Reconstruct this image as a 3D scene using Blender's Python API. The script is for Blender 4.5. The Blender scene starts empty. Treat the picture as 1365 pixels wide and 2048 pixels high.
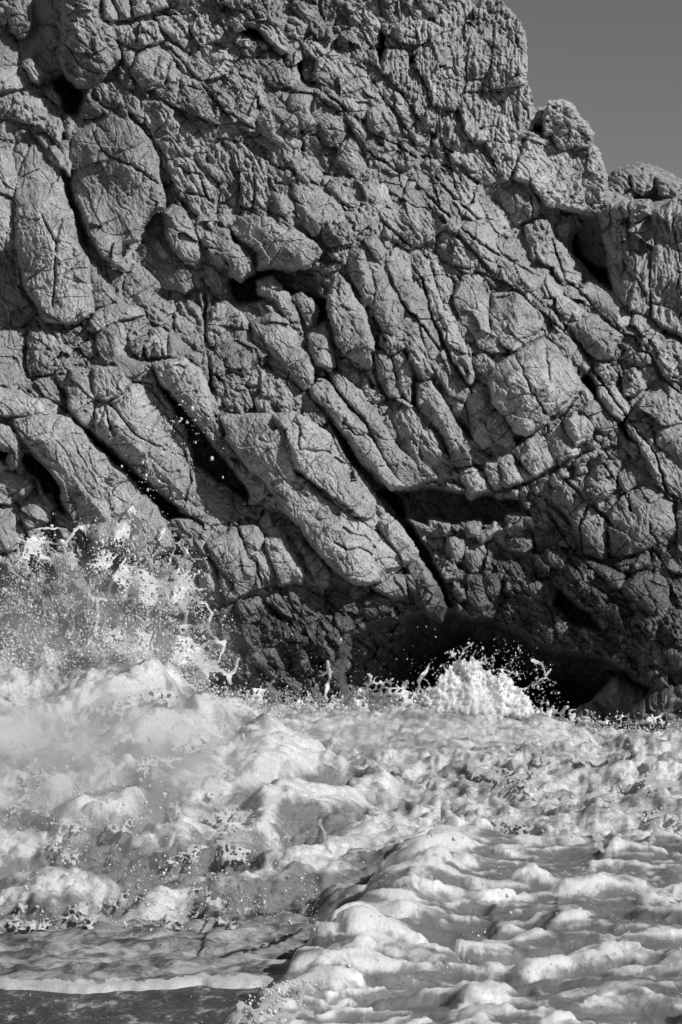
import bpy, math, random
import numpy as np

# ------------------------------------------------------------------ camera, sky, sun, exposure
scene = bpy.context.scene
F = 5000.0            # focal length in photograph pixels
CX, CY = 682.5, 1024.0
CAMZ = 1.66
cam_d = bpy.data.cameras.new('camera')
cam_d.sensor_fit = 'VERTICAL'
cam_d.sensor_height = 36.0
cam_d.sensor_width = 24.0
cam_d.lens = 36.0 * F / 2048.0
cam_d.clip_start = 0.1
cam_d.clip_end = 6000.0
cam = bpy.data.objects.new('camera', cam_d)
scene.collection.objects.link(cam)
cam.location = (0, 0, CAMZ)
cam.rotation_euler = (math.radians(90), 0, 0)
scene.camera = cam
scene.render.resolution_x = 682
scene.render.resolution_y = 1024

SUN_AZ = math.radians(61)     # to the right of the viewing axis, behind the camera
SUN_EL = math.radians(38)
sun_dir = (math.sin(SUN_AZ) * math.cos(SUN_EL), -math.cos(SUN_AZ) * math.cos(SUN_EL), math.sin(SUN_EL))
world = bpy.data.worlds.new('World')
scene.world = world
world.use_nodes = True
wn = world.node_tree
wn.nodes.clear()
sky = wn.nodes.new('ShaderNodeTexSky')
sky.sky_type = 'NISHITA'
sky.sun_disc = False
sky.sun_elevation = SUN_EL
sky.sun_rotation = math.atan2(sun_dir[0], sun_dir[1])
sky.air_density = 0.78
sky.dust_density = 0.2
bw = wn.nodes.new('ShaderNodeRGBToBW')
bg = wn.nodes.new('ShaderNodeBackground')
bg.inputs['Strength'].default_value = 0.05
wo = wn.nodes.new('ShaderNodeOutputWorld')
wn.links.new(sky.outputs['Color'], bw.inputs['Color'])
wn.links.new(bw.outputs['Val'], bg.inputs['Color'])
wn.links.new(bg.outputs['Background'], wo.inputs['Surface'])

sl = bpy.data.lights.new('sun', 'SUN')
sl.energy = 4.3
sl.angle = math.radians(0.55)
sl.color = (1, 1, 1)
so = bpy.data.objects.new('sun', sl)
scene.collection.objects.link(so)
from mathutils import Vector
so.rotation_euler = Vector(sun_dir).to_track_quat('Z', 'Y').to_euler()
so.location = (6, -4, 12)

scene.cycles.volume_bounces = 3
vs = scene.view_settings
vs.view_transform = 'Standard'
vs.look = 'None'
vs.exposure = 0.0
vs.gamma = 1.0
vs.use_curve_mapping = False

# ------------------------------------------------------------------ helpers
RNG = np.random.default_rng(7)
random.seed(7)


def unproject(u, v, y):
    return np.stack([(u - CX) / F * y, y, CAMZ - (v - CY) / F * y], axis=-1)


_perm = np.random.default_rng(99).permutation(4096).astype(np.int32)
_grad = np.random.default_rng(5).uniform(0, 2 * np.pi, 4096)
_gx, _gy = np.cos(_grad).astype(np.float32), np.sin(_grad).astype(np.float32)


def pn(x, y, seed=0):
    """2D gradient noise, about -0.7..0.7"""
    x = np.asarray(x, np.float32) + seed * 17.31
    y = np.asarray(y, np.float32) + seed * 9.77
    xi = np.floor(x).astype(np.int32); yi = np.floor(y).astype(np.int32)
    xf = x - xi; yf = y - yi
    u = xf * xf * xf * (xf * (xf * 6 - 15) + 10)
    w = yf * yf * yf * (yf * (yf * 6 - 15) + 10)

    def g(ix, iy, dx, dy):
        h = _perm[(_perm[ix & 4095] + iy) & 4095]
        return _gx[h] * dx + _gy[h] * dy
    a = g(xi, yi, xf, yf); b = g(xi + 1, yi, xf - 1, yf)
    c = g(xi, yi + 1, xf, yf - 1); d = g(xi + 1, yi + 1, xf - 1, yf - 1)
    return (a + u * (b - a)) * (1 - w) + (c + u * (d - c)) * w


def fbm(x, y, oct=4, seed=0, gain=0.5, lac=2.03):
    s = 0; a = 1.0
    for i in range(oct):
        s = s + a * pn(x, y, seed + i * 3.7)
        x = x * lac; y = y * lac; a *= gain
    return s


def billow(x, y, oct=4, seed=0, gain=0.5, lac=2.03):
    s = 0; a = 1.0
    for i in range(oct):
        s = s + a * np.abs(pn(x, y, seed + i * 3.7))
        x = x * lac; y = y * lac; a *= gain
    return s


def worley(x, y, seed=0, jitter=0.9):
    """returns F1, F2 and a cell id hash, cell size 1"""
    x = np.asarray(x, np.float32); y = np.asarray(y, np.float32)
    xi = np.floor(x).astype(np.int32); yi = np.floor(y).astype(np.int32)
    f1 = np.full(x.shape, 9.0, np.float32); f2 = f1.copy()
    cid = np.zeros(x.shape, np.int32); ox = np.zeros_like(f1); oy = np.zeros_like(f1)
    for dx in (-1, 0, 1):
        for dy in (-1, 0, 1):
            h = _perm[(_perm[(xi + dx + seed * 131) & 4095] + yi + dy + seed * 57) & 4095]
            px = xi + dx + 0.5 + jitter * ((h % 64) / 63.0 - 0.5)
            py = yi + dy + 0.5 + jitter * ((h // 64) / 63.0 - 0.5)
            d = np.hypot(px - x, py - y).astype(np.float32)
            closer = d < f1
            f2 = np.where(closer, f1, np.minimum(f2, d))
            cid = np.where(closer, h, cid)
            ox = np.where(closer, x - px, ox); oy = np.where(closer, y - py, oy)
            f1 = np.where(closer, d, f1)
    return f1, f2, cid, ox, oy


def smooth(e0, e1, x):
    t = np.clip((x - e0) / (e1 - e0), 0, 1)
    return t * t * (3 - 2 * t)


def poly_sdf(U, V, pts):
    """signed distance (positive inside) to a closed polygon, in pixels"""
    P = np.array(pts, np.float32)
    d2 = np.full(U.shape, 1e12, np.float32)
    inside = np.zeros(U.shape, bool)
    n = len(P)
    for i in range(n):
        a = P[i]; b = P[(i + 1) % n]
        e = b - a
        wx = U - a[0]; wy = V - a[1]
        t = np.clip((wx * e[0] + wy * e[1]) / (e[0] ** 2 + e[1] ** 2 + 1e-9), 0, 1)
        d2 = np.minimum(d2, (wx - e[0] * t) ** 2 + (wy - e[1] * t) ** 2)
        cond = ((a[1] <= V) & (b[1] > V)) | ((b[1] <= V) & (a[1] > V))
        if abs(e[1]) > 1e-9:
            xc = a[0] + (V - a[1]) / e[1] * e[0]
            inside ^= cond & (U < xc)
    d = np.sqrt(d2)
    return np.where(inside, d, -d)


def line_dist(U, V, pts):
    P = np.array(pts, np.float32)
    d2 = np.full(U.shape, 1e12, np.float32)
    for i in range(len(P) - 1):
        a = P[i]; e = P[i + 1] - a
        wx = U - a[0]; wy = V - a[1]
        t = np.clip((wx * e[0] + wy * e[1]) / (e[0] ** 2 + e[1] ** 2 + 1e-9), 0, 1)
        d2 = np.minimum(d2, (wx - e[0] * t) ** 2 + (wy - e[1] * t) ** 2)
    return np.sqrt(d2)


def mesh_obj(name, co, quads=None, tris=None, mat=None, parent=None, center=True, smooth_shade=True, thick=None):
    """one mesh object from arrays; origin in the middle of its own points"""
    co = np.asarray(co, np.float32)
    c = co.mean(axis=0) if center else np.zeros(3, np.float32)
    me = bpy.data.meshes.new(name)
    faces = []
    me.vertices.add(len(co))
    me.vertices.foreach_set('co', (co - c).ravel())
    nq = 0 if quads is None else len(quads)
    nt = 0 if tris is None else len(tris)
    idx = []
    if nq: idx.append(np.asarray(quads, np.int32).ravel())
    if nt: idx.append(np.asarray(tris, np.int32).ravel())
    idx = np.concatenate(idx)
    me.loops.add(len(idx))
    me.loops.foreach_set('vertex_index', idx)
    starts = np.concatenate([np.arange(nq) * 4, nq * 4 + np.arange(nt) * 3]).astype(np.int32)
    me.polygons.add(nq + nt)
    me.polygons.foreach_set('loop_start', starts)
    me.polygons.foreach_set('use_smooth', np.full(nq + nt, smooth_shade))
    me.update(calc_edges=True)
    me.validate()
    if thick is not None:
        at = me.attributes.new('foam_thickness_shade', 'FLOAT', 'POINT'); at.data.foreach_set('value', np.asarray(thick, np.float32).ravel())
    if mat: me.materials.append(mat)
    o = bpy.data.objects.new(name, me)
    scene.collection.objects.link(o)
    if parent is not None:
        o.parent = parent
    o.location = c
    return o


def grid_faces(mask):
    """quads of a grid of points (rows, cols) where all four corners are in mask; returns used index map and quads"""
    r, c = mask.shape
    q = mask[:-1, :-1] & mask[1:, :-1] & mask[:-1, 1:] & mask[1:, 1:]
    used = np.zeros_like(mask)
    used[:-1, :-1] |= q; used[1:, :-1] |= q; used[:-1, 1:] |= q; used[1:, 1:] |= q
    ids = np.full(mask.shape, -1, np.int64)
    ids[used] = np.arange(used.sum())
    i, j = np.nonzero(q)
    quads = np.stack([ids[i, j], ids[i + 1, j], ids[i + 1, j + 1], ids[i, j + 1]], axis=-1)
    return used, quads


def tag(o, label=None, cat=None, group=None, kind=None):
    if label: o['label'] = label
    if cat: o['category'] = cat
    if group: o['group'] = group
    if kind: o['kind'] = kind
    return o


# ------------------------------------------------------------------ materials
class NT:
    def __init__(self, name):
        self.m = bpy.data.materials.new(name); self.m.use_nodes = True
        self.t = self.m.node_tree; self.t.nodes.clear()

    def n(self, kind, **kw):
        nd = self.t.nodes.new(kind)
        for k, v in kw.items():
            if k.startswith('i_'):
                key = k[2:].replace('_', ' ')
                if key.isdigit(): key = int(key)
                nd.inputs[key].default_value = v
            else:
                setattr(nd, k, v)
        return nd

    def l(self, a, b): self.t.links.new(a, b)

    def math(self, op, a, b=None, clamp=False):
        nd = self.n('ShaderNodeMath', operation=op, use_clamp=clamp)
        for i, x in enumerate((a, b)):
            if x is None: continue
            if hasattr(x, 'is_linked'): self.l(x, nd.inputs[i])
            else: nd.inputs[i].default_value = x
        return nd.outputs[0]

    def noise(self, vec, scale, detail=6, rough=0.6, dist=0.0):
        nd = self.n('ShaderNodeTexNoise')
        nd.inputs['Scale'].default_value = scale; nd.inputs['Detail'].default_value = detail
        nd.inputs['Roughness'].default_value = rough; nd.inputs['Distortion'].default_value = dist
        self.l(vec, nd.inputs['Vector'])
        return nd.outputs['Fac']

    def ramp(self, fac, stops):
        nd = self.n('ShaderNodeValToRGB')
        el = nd.color_ramp.elements
        while len(el) < len(stops): el.new(0.5)
        for e, (p, c) in zip(el, stops):
            e.position = p; e.color = (c, c, c, 1)
        self.l(fac, nd.inputs['Fac'])
        return nd.outputs['Color']

    def mix(self, fac, a, b):
        nd = self.n('ShaderNodeMix', data_type='FLOAT')
        for k, x in ((0, fac), (2, a), (3, b)):
            if hasattr(x, 'is_linked'): self.l(x, nd.inputs[k])
            else: nd.inputs[k].default_value = x
        return nd.outputs[0]


def rock_material(name, tone=1.0, seed=0.0):
    k = NT(name)
    geo = k.n('ShaderNodeNewGeometry')
    off = k.n('ShaderNodeVectorMath', operation='ADD'); off.inputs[1].default_value = (seed, seed * 1.7, seed * .6)
    k.l(geo.outputs['Position'], off.inputs[0])
    pos = off.outputs[0]
    big = k.noise(pos, 1.3, 3, 0.6)
    mid = k.noise(pos, 7.0, 6, 0.7, 0.4)
    fine = k.noise(pos, 55.0, 3, 0.7)
    c1 = k.ramp(big, [(0.3, 0.24), (0.7, 0.365)])
    c2 = k.ramp(mid, [(0.30, 0.40), (0.44, 0.90), (0.60, 1.08), (0.75, 1.3)])
    c3 = k.ramp(fine, [(0.32, 0.5), (0.5, 1.0), (0.68, 1.38)])
    # dark lichen and mineral blotches with a shape of their own
    vor = k.n('ShaderNodeTexVoronoi', feature='F1'); vor.inputs['Scale'].default_value = 11.0
    warp = k.n('ShaderNodeVectorMath', operation='ADD')
    nz = k.n('ShaderNodeTexNoise'); nz.inputs['Scale'].default_value = 14.0; nz.inputs['Detail'].default_value = 4
    k.l(pos, nz.inputs['Vector'])
    sc = k.n('ShaderNodeVectorMath', operation='SCALE'); sc.inputs['Scale'].default_value = 0.09
    k.l(nz.outputs['Color'], sc.inputs[0]); k.l(pos, warp.inputs[0]); k.l(sc.outputs[0], warp.inputs[1])
    k.l(warp.outputs[0], vor.inputs['Vector'])
    spots = k.ramp(vor.outputs['Distance'], [(0.10, 0.55), (0.20, 1.0)])
    a = k.math('MULTIPLY', c1, c2); a = k.math('MULTIPLY', a, c3); a = k.math('MULTIPLY', a, spots)
    mpv = k.n('ShaderNodeMapping'); mpv.inputs['Rotation'].default_value = (0, math.radians(-52), 0); mpv.inputs['Scale'].default_value = (9.0, 3.0, 1.6)
    mpv.vector_type = 'TEXTURE' if False else 'POINT'
    k.l(warp.outputs[0], mpv.inputs['Vector'])
    st = k.noise(mpv.outputs[0], 1.3, 4, .6, .3)
    a = k.math('MULTIPLY', a, k.ramp(st, [(.28, .55), (.42, .95), (.60, 1.02), (.72, 1.25)]))
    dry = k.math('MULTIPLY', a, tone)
    # wet and algae-covered below the splash line
    sep = k.n('ShaderNodeSeparateXYZ'); k.l(geo.outputs['Position'], sep.inputs[0])
    wob = k.noise(pos, 1.1, 4, 0.6)
    zz = k.math('ADD', sep.outputs['Z'], k.math('MULTIPLY', k.math('SUBTRACT', wob, 0.5), 0.9))
    sx = k.n('ShaderNodeMapRange', interpolation_type='SMOOTHSTEP')      # the right-hand foot takes more spray
    sx.inputs['From Min'].default_value = .5; sx.inputs['From Max'].default_value = 1.7; sx.inputs['To Max'].default_value = .5
    k.l(sep.outputs['X'], sx.inputs['Value'])
    zz = k.math('SUBTRACT', zz, sx.outputs['Result'])
    wet = k.n('ShaderNodeMapRange', interpolation_type='SMOOTHSTEP')
    wet.inputs['From Min'].default_value = 1.22; wet.inputs['From Max'].default_value = 0.82
    k.l(zz, wet.inputs['Value'])
    wf = wet.outputs['Result']
    col = k.math('MULTIPLY', dry, k.mix(wf, 1.0, 0.44))
    comb = k.n('ShaderNodeCombineColor')
    for i in range(3): k.l(col, comb.inputs[i])
    p = k.n('ShaderNodeBsdfPrincipled')
    k.l(comb.outputs[0], p.inputs['Base Color'])
    k.l(k.mix(wf, 0.88, 0.22), p.inputs['Roughness'])
    p.inputs['Specular IOR Level'].default_value = 0.35
    bmp = k.n('ShaderNodeBump'); bmp.inputs['Strength'].default_value = 0.55; bmp.inputs['Distance'].default_value = 0.02
    f2 = k.noise(pos, 30.0, 5, 0.75, 0.6)
    pit = k.n('ShaderNodeTexVoronoi', feature='F1'); pit.inputs['Scale'].default_value = 38.0
    k.l(warp.outputs[0], pit.inputs['Vector'])
    pp = k.ramp(pit.outputs['Distance'], [(0.0, 0.0), (0.35, 1.0)])
    k.l(k.math('ADD', f2, k.math('MULTIPLY', pp, 0.18)), bmp.inputs['Height'])
    k.l(bmp.outputs['Normal'], p.inputs['Normal'])
    out = k.n('ShaderNodeOutputMaterial'); k.l(p.outputs[0], out.inputs['Surface'])
    return k.m


ROCK = [rock_material('rock_pale', 1.16, 0.0), rock_material('rock_mid', 0.97, 3.1), rock_material('rock_grey', 0.78, 7.7), rock_material('rock_boulder_lifted', 2.9, 5.2)]  # boulder copy brightened, its colour making up for weak light in the cave shade
# ------------------------------------------------------------------ cliff: broad form
SKYLINE = [(-260, -260), (930, -260), (940, -60), (949, 27), (956, 17), (966, 0), (993, 0), (1006, 13), (1030, 34), (1045, 62),
           (1050, 111), (1051, 142), (1058, 178), (1064, 209), (1070, 219), (1094, 214), (1100, 203), (1127, 203), (1148, 216),
           (1158, 236), (1177, 249), (1185, 270), (1183, 292), (1198, 305), (1210, 345), (1214, 372), (1226, 380), (1260, 395),
           (1310, 400), (1365, 396), (1430, 380), (1480, 420), (1640, 400), (1640, 1560), (-260, 1560)]
CTRL = np.array([
    (0, 0, 22.6), (350, 0, 22.4), (680, 0, 22.5), (1000, 0, 22.9), (1000, 200, 22.5), (900, 300, 22.1), (1150, 300, 22.9),
    (1290, 450, 22.1), (1330, 600, 21.6), (1170, 500, 22.6), (1040, 420, 22.2), (0, 250, 21.9), (140, 170, 22.3), (250, 350, 21.6),
    (0, 500, 21.1), (120, 520, 21.0), (400, 300, 21.7), (400, 560, 21.4), (680, 300, 21.7), (680, 500, 21.1), (900, 500, 21.5),
    (1050, 620, 21.1), (1250, 700, 21.1), (0, 900, 20.1), (300, 780, 20.5), (250, 900, 20.2), (400, 900, 20.5), (560, 900, 20.3), (680, 900, 20.5),
    (800, 700, 20.7), (1050, 780, 20.6), (1300, 900, 20.5), (680, 1150, 20.2), (830, 1060, 20.6), (1000, 1060, 20.6), (1200, 1000, 20.3), (1330, 1100, 20.1),
    (400, 1150, 19.9), (0, 1150, 19.7), (500, 1350, 19.7), (200, 1420, 19.6), (620, 1300, 19.8), (1200, 1240, 20.0), (1340, 1300, 19.6), (960, 1200, 20.4),
    (-250, 500, 20.8), (-250, 1300, 19.4), (-250, 0, 22.2), (1600, 500, 21.6), (1600, 1300, 19.2), (500, -250, 23.3), (1000, -250, 23.8)], np.float32)


def hollows(Y, U, V):
    # the sea cave: a hollow under an arched lip
    d = poly_sdf(U + 14 * fbm(U / 60, V / 60, 3, 41), V + 14 * fbm(U / 60, V / 60, 3, 42), CAVE)
    Y = Y + (.45 + .45 * smooth(760, 900, U)) * smooth(-3, 14, d) + (.5 + 1.4 * smooth(720, 960, U)) * smooth(0, 150, d)
    for pts, dep in HOLES:
        d = poly_sdf(U + 6 * fbm(U / 30, V / 30, 2, 43), V + 6 * fbm(U / 30, V / 30, 2, 44), pts)
        Y = Y + 1.4 * dep * smooth(-5, 9, d)
    return Y


CAVE = [(684, 1300), (700, 1268), (740, 1246), (800, 1236), (850, 1222), (884, 1236), (905, 1228), (960, 1236), (1040, 1262), (1060, 1286), (1120, 1302),
        (1200, 1318), (1260, 1346), (1302, 1372), (1296, 1400), (1200, 1480), (1100, 1540), (900, 1560), (700, 1560), (690, 1420), (676, 1350)]
HOLES = [([(100, 165), (132, 148), (158, 172), (165, 200), (150, 232), (128, 226), (118, 186)], 0.5),
         ([(595, 112), (622, 104), (634, 150), (630, 170), (604, 162)], 0.5),
         ([(455, 66), (500, 52), (530, 62), (545, 88), (510, 78), (470, 74)], 0.45),
         ([(756, 62), (775, 76), (772, 120), (766, 140), (758, 110)], 0.6),
         ([(806, 112), (832, 116), (852, 168), (868, 212), (846, 176), (828, 140)], 0.4),
         ([(868, 262), (880, 225), (892, 216), (880, 250), (864, 280)], 0.4),
         ([(1062, 240), (1090, 240), (1122, 288), (1096, 276), (1062, 266)], 0.55),
         ([(1100, 452), (1150, 470), (1205, 490), (1222, 560), (1236, 596), (1195, 560), (1165, 520), (1120, 490)], 0.75),
         ([(458, 560), (500, 545), (540, 535), (600, 560), (650, 600), (660, 640), (640, 650), (600, 600), (560, 590), (520, 600), (478, 608), (452, 580)], 0.6),
         ([(445, 452), (470, 480), (520, 530), (505, 545), (470, 510), (440, 480)], 0.5),
         ([(322, 775), (352, 800), (400, 858), (455, 925), (503, 992), (498, 1008), (440, 965), (386, 925), (380, 880), (352, 820)], 0.55),
         ([(132, 818), (216, 896), (320, 985), (385, 1035), (340, 1040), (300, 1000), (220, 925), (150, 850)], 0.5),
         ([(40, 905), (62, 905), (100, 940), (124, 990), (126, 1030), (104, 1000), (80, 960), (52, 940)], 0.5),
         ([(0, 885), (20, 895), (24, 912), (10, 916), (0, 908)], 0.4),
         ([(655, 835), (700, 888), (750, 955), (790, 985), (840, 1075), (820, 1090), (765, 1020), (720, 950), (690, 905)], 0.55),
         ([(750, 980), (860, 975), (960, 990), (1040, 1000), (1060, 1030), (960, 1050), (860, 1050), (800, 1030)], 0.5),
         ([(815, 1060), (850, 1090), (880, 1150), (900, 1210), (880, 1210), (840, 1140)], 0.5),
         ([(932, 760), (946, 830), (960, 900), (925, 890), (920, 800)], 0.35),
         ([(826, 724), (836, 780), (834, 822), (824, 820)], 0.35),
         ([(1190, 735), (1262, 840), (1300, 905), (1250, 870), (1200, 800), (1160, 760)], 0.45),
         ([(128, 340), (155, 420), (175, 500), (158, 480), (140, 430)], 0.35),
         ([(1120, 1180), (1180, 1230), (1200, 1260), (1150, 1250), (1110, 1210)], 0.35)]

# main joints that run through the whole face: (points, depth in metres, half width in pixels)
JOINTS = [
    ([(262, 232), (293, 265), (320, 305), (337, 350), (357, 395), (385, 430), (420, 460)], .20, 4.5),
    ([(128, 345), (150, 420), (175, 490), (195, 515)], .20, 4.5),
    ([(303, 182), (345, 216), (378, 228), (420, 245), (470, 265), (500, 280), (520, 292), (558, 322)], .14, 3),
    ([(568, 115), (598, 165), (632, 172)], .18, 4),
    ([(1084, 552), (1120, 640), (1160, 690), (1190, 745), (1262, 845), (1310, 905), (1335, 985), (1365, 1002)], .10, 2.2),
    ([(905, 600), (930, 680), (952, 750)], .12, 3), ([(478, 415), (560, 430), (600, 455), (650, 498), (662, 502)], .14, 3),
    ([(-40, 664), (50, 655), (100, 652), (180, 650)], .10, 3), ([(186, 510), (216, 562), (240, 596), (250, 606)], .12, 3), ([(33, 503), (45, 570), (88, 645)], .14, 4),
    ([(1105, 480), (1130, 560), (1160, 582), (1210, 640), (1250, 672), (1290, 675)], .12, 2.5), ([(203, -20), (204, 30), (208, 44), (225, 48), (270, 38), (335, 19)], .12, 3.5),
    ([(310, 40), (330, 75), (380, 108)], .10, 3), ([(690, 545), (725, 602), (750, 640), (772, 682)], .12, 3), ([(770, 530), (800, 600), (850, 660), (880, 700)], .10, 2.5),
    ([(960, 902), (1020, 895), (1060, 872), (1130, 830), (1160, 785)], .10, 2.5), ([(970, 990), (1060, 965), (1112, 935), (1160, 912), (1230, 875)], .12, 3.5),
    ([(1130, 960), (1175, 1000), (1205, 1030), (1225, 1050)], .12, 3), ([(404, 560), (412, 600), (410, 660), (420, 740), (432, 820), (450, 870)], .14, 3.5),
    ([(110, 747), (60, 758), (30, 773)], .08, 2.5), ([(660, 640), (668, 690), (700, 722), (730, 742), (746, 772)], .14, 3.5), ([(745, 705), (755, 760), (775, 797)], .12, 3),
    ([(7, 20), (22, 68), (45, 90), (42, 125)], .16, 4), ([(1160, 1113), (1120, 1060), (1085, 1010), (1070, 1000)], .12, 3), ([(1165, 1112), (1210, 1125), (1262, 1112), (1305, 1098)], .10, 2.5),
    ([(835, 1070), (870, 1130), (905, 1215)], .14, 4), ([(570, 862), (590, 940), (632, 972), (703, 1022)], .08, 2.5), ([(380, 905), (382, 960)], .08, 2),
    ([(560, 180), (632, 190), (668, 218), (700, 265), (733, 300), (784, 335), (835, 372), (890, 425), (950, 480), (1000, 512), (1085, 556)], .10, 2.4),
    ([(640, 178), (700, 225), (740, 265), (798, 292), (850, 330), (905, 392), (958, 440), (1006, 510)], .09, 2.2), ([(735, 140), (755, 182), (801, 238), (835, 300), (905, 340)], .09, 2.2),
    ([(770, 152), (815, 200), (850, 246), (870, 280), (905, 305)], .10, 2.4), ([(592, 346), (640, 374), (690, 410), (760, 440), (820, 492)], .09, 2.4), ([(450, 130), (520, 172), (592, 184)], .08, 2.2),
    ([(285, 92), (340, 96), (400, 165), (450, 225), (505, 258)], .09, 2.4), ([(424, 300), (440, 350), (436, 404), (432, 460)], .08, 2), ([(850, 490), (905, 530), (960, 545), (1040, 584), (1100, 640), (1160, 690)], .09, 2.4),
    ([(800, 500), (845, 560), (866, 640), (905, 725), (945, 785)], .09, 2.4), ([(1290, 690), (1330, 760), (1365, 790)], .08, 2.2), ([(1060, 366), (1100, 440), (1112, 480)], .10, 2.4), ([(1180, 1000), (1160, 1050), (1165, 1108)], .08, 2),
    ([(930, 185), (976, 183), (1045, 170)], .05, 1.8), ([(986, 54), (986, 100), (977, 182)], .05, 1.6), ([(940, 47), (934, 110), (930, 188)], .06, 1.8), ([(1208, 930), (1250, 985), (1262, 1020)], .07, 2), ([(560, 1050), (600, 1110), (640, 1185)], .08, 2.4)]

# ------------------------------------------------------------------ traced rock pieces: outline in photograph pixels,
# proudness in metres, tilt of the face to the right and downwards, edge radius in pixels, surface type
# types: s smooth, r rough, f fluted, k knobbly
B = []


def blk(pts, h=0.10, gx=0.0, gv=0.0, r=9, t='s', dome=0.05, cracks=(), tone=0, label=None, out=False, ang=55):
    B.append(dict(pts=pts, h=h, gx=gx, gv=gv, r=r, t=t, dome=dome, cracks=cracks, tone=tone, label=label, out=out, ang=ang))


# upper left
blk([(7, 20), (37, 0), (40, -40), (61, -40), (66, 44), (56, 72), (40, 77), (20, 64)], .16, .0)
blk([(62, 47), (84, 49), (125, 59), (118, 101), (131, 145), (91, 148), (67, 128), (57, 78)], .10, -.5, tone=2)
blk([(62, -40), (121, -40), (125, 57), (84, 49), (66, 44)], .08, -.5, tone=2)
blk([(125, -60), (195, -60), (202, 37), (219, 50), (236, 111), (189, 168), (158, 172), (135, 148), (116, 104), (131, 57)], .34, .0, r=16, t='r', dome=.14)
blk([(-60, 10), (5, 20), (20, 67), (40, 88), (44, 125), (20, 131), (-60, 130)], .06)
blk([(-60, 131), (40, 131), (57, 158), (61, 175), (-60, 184)], .12)
blk([(45, 125), (61, 116), (84, 145), (78, 165), (64, 155)], .16, r=7)
blk([(34, 199), (91, 195), (120, 236), (115, 287), (91, 263), (64, 266), (54, 243), (20, 222)], .14, t='k')
blk([(-60, 185), (28, 205), (50, 243), (30, 240), (-60, 228)], .06, t='k')
blk([(-60, 229), (27, 239), (50, 243), (62, 276), (34, 280), (24, 303), (34, 354), (27, 394), (-60, 357)], .12, -.1)
blk([(68, 268), (90, 265), (108, 290), (112, 318), (100, 308), (86, 292)], .10)
blk([(30, 280), (67, 278), (91, 300), (118, 340), (126, 400), (140, 432), (152, 484), (176, 530), (183, 622), (175, 633), (135, 651), (94, 640),
     (77, 609), (42, 562), (34, 478), (37, 428), (33, 395), (33, 354), (24, 303)], .26, -.05, .12, r=15, dome=.12, ang=80,
    cracks=([(60, 290), (48, 320), (36, 350)], [(84, 430), (112, 488), (110, 560), (105, 610)], [(125, 440), (112, 488)]),
    label='tall pale rounded slab at the upper left of the cliff')
blk([(-60, 360), (15, 394), (37, 425), (32, 478), (33, 503), (-60, 505)], .10)
blk([(-60, 507), (34, 509), (39, 562), (71, 602), (88, 643), (50, 653), (-60, 662)], .02, -.25, tone=1)
blk([(145, 280), (175, 239), (216, 224), (236, 236), (277, 250), (293, 270), (310, 303), (317, 368), (327, 388), (324, 415), (300, 425), (278, 462),
     (275, 478), (245, 482), (236, 520), (247, 536), (228, 528), (200, 505), (188, 478), (160, 400), (145, 350), (142, 310)], .30, -.42, .10, r=18, dome=.16, ang=65, tone=1,
    cracks=([(184, 262), (192, 280), (206, 303), (229, 318), (260, 329), (293, 350), (320, 371)], [(180, 280), (196, 250), (215, 262)]),
    label='large rounded boulder-like block with a diagonal crack')
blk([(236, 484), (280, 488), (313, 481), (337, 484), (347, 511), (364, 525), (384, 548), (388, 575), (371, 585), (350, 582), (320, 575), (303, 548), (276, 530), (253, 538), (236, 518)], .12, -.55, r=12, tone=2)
blk([(332, 427), (347, 405), (371, 420), (381, 444), (396, 484), (401, 518), (394, 535), (371, 525), (350, 498), (337, 467)], .30, -.1, r=12, dome=.08)
blk([(280, 470), (300, 428), (326, 418), (334, 450), (338, 482), (310, 480)], .05, -.3, tone=2)
blk([(248, 558), (270, 530), (290, 535), (317, 565), (317, 575), (303, 592), (297, 612), (263, 609), (248, 602)], .16, -.45, r=12, tone=1)
blk([(199, 511), (216, 515), (253, 538), (249, 558), (243, 589), (236, 589), (216, 558), (206, 535)], .05, -.3, tone=2)
blk([(179, 528), (192, 515), (206, 538), (216, 562), (236, 589), (236, 602), (216, 609), (189, 619), (184, 602), (175, 552)], .14)
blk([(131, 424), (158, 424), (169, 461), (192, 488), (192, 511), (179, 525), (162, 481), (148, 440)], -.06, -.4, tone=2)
blk([(135, 250), (146, 240), (150, 262), (142, 290), (134, 275)], .05)
blk([(118, 285), (136, 280), (140, 310), (128, 315)], .08)
# diagonal band right of the long crack
blk([(286, 206), (324, 202), (347, 219), (374, 233), (421, 260), (440, 275), (425, 300), (385, 310), (340, 320), (328, 318), (312, 285), (297, 256), (286, 233)], .22, .0, t='r')
blk([(330, 322), (385, 312), (424, 304), (436, 330), (433, 400), (430, 430), (424, 460), (400, 440), (375, 415), (357, 394), (340, 350)], .20, .0, .1, t='r', cracks=([(360, 330), (370, 345), (400, 348), (412, 392)], [(375, 385), (400, 390), (425, 402)]))
blk([(428, 310), (450, 285), (490, 292), (520, 315), (560, 335), (570, 370), (560, 410), (520, 425), (478, 415), (440, 400), (436, 345)], .16, t='r', cracks=([(470, 330), (480, 370), (475, 412)], [(505, 330), (512, 380), (505, 420)], [(540, 345), (540, 400)]))
blk([(438, 405), (476, 420), (480, 440), (460, 455), (436, 450)], .10)
blk([(310, 37), (357, 30), (378, 47), (384, 108), (357, 91), (324, 57)], .14, -.15)
blk([(205, 3), (216, -40), (230, 0), (233, 17), (239, 44), (219, 47), (204, 30)], .16)
blk([(218, -40), (250, -40), (266, 34), (241, 44), (234, 17)], .15)
blk([(253, -40), (293, -40), (300, 25), (270, 34)], .16)
blk([(297, -40), (337, -40), (337, 17), (310, 27), (300, 13)], .14)
blk([(202, 44), (270, 40), (303, 32), (310, 40), (334, 78), (290, 91), (270, 98), (243, 84), (209, 64)], .16, t='r')
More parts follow.
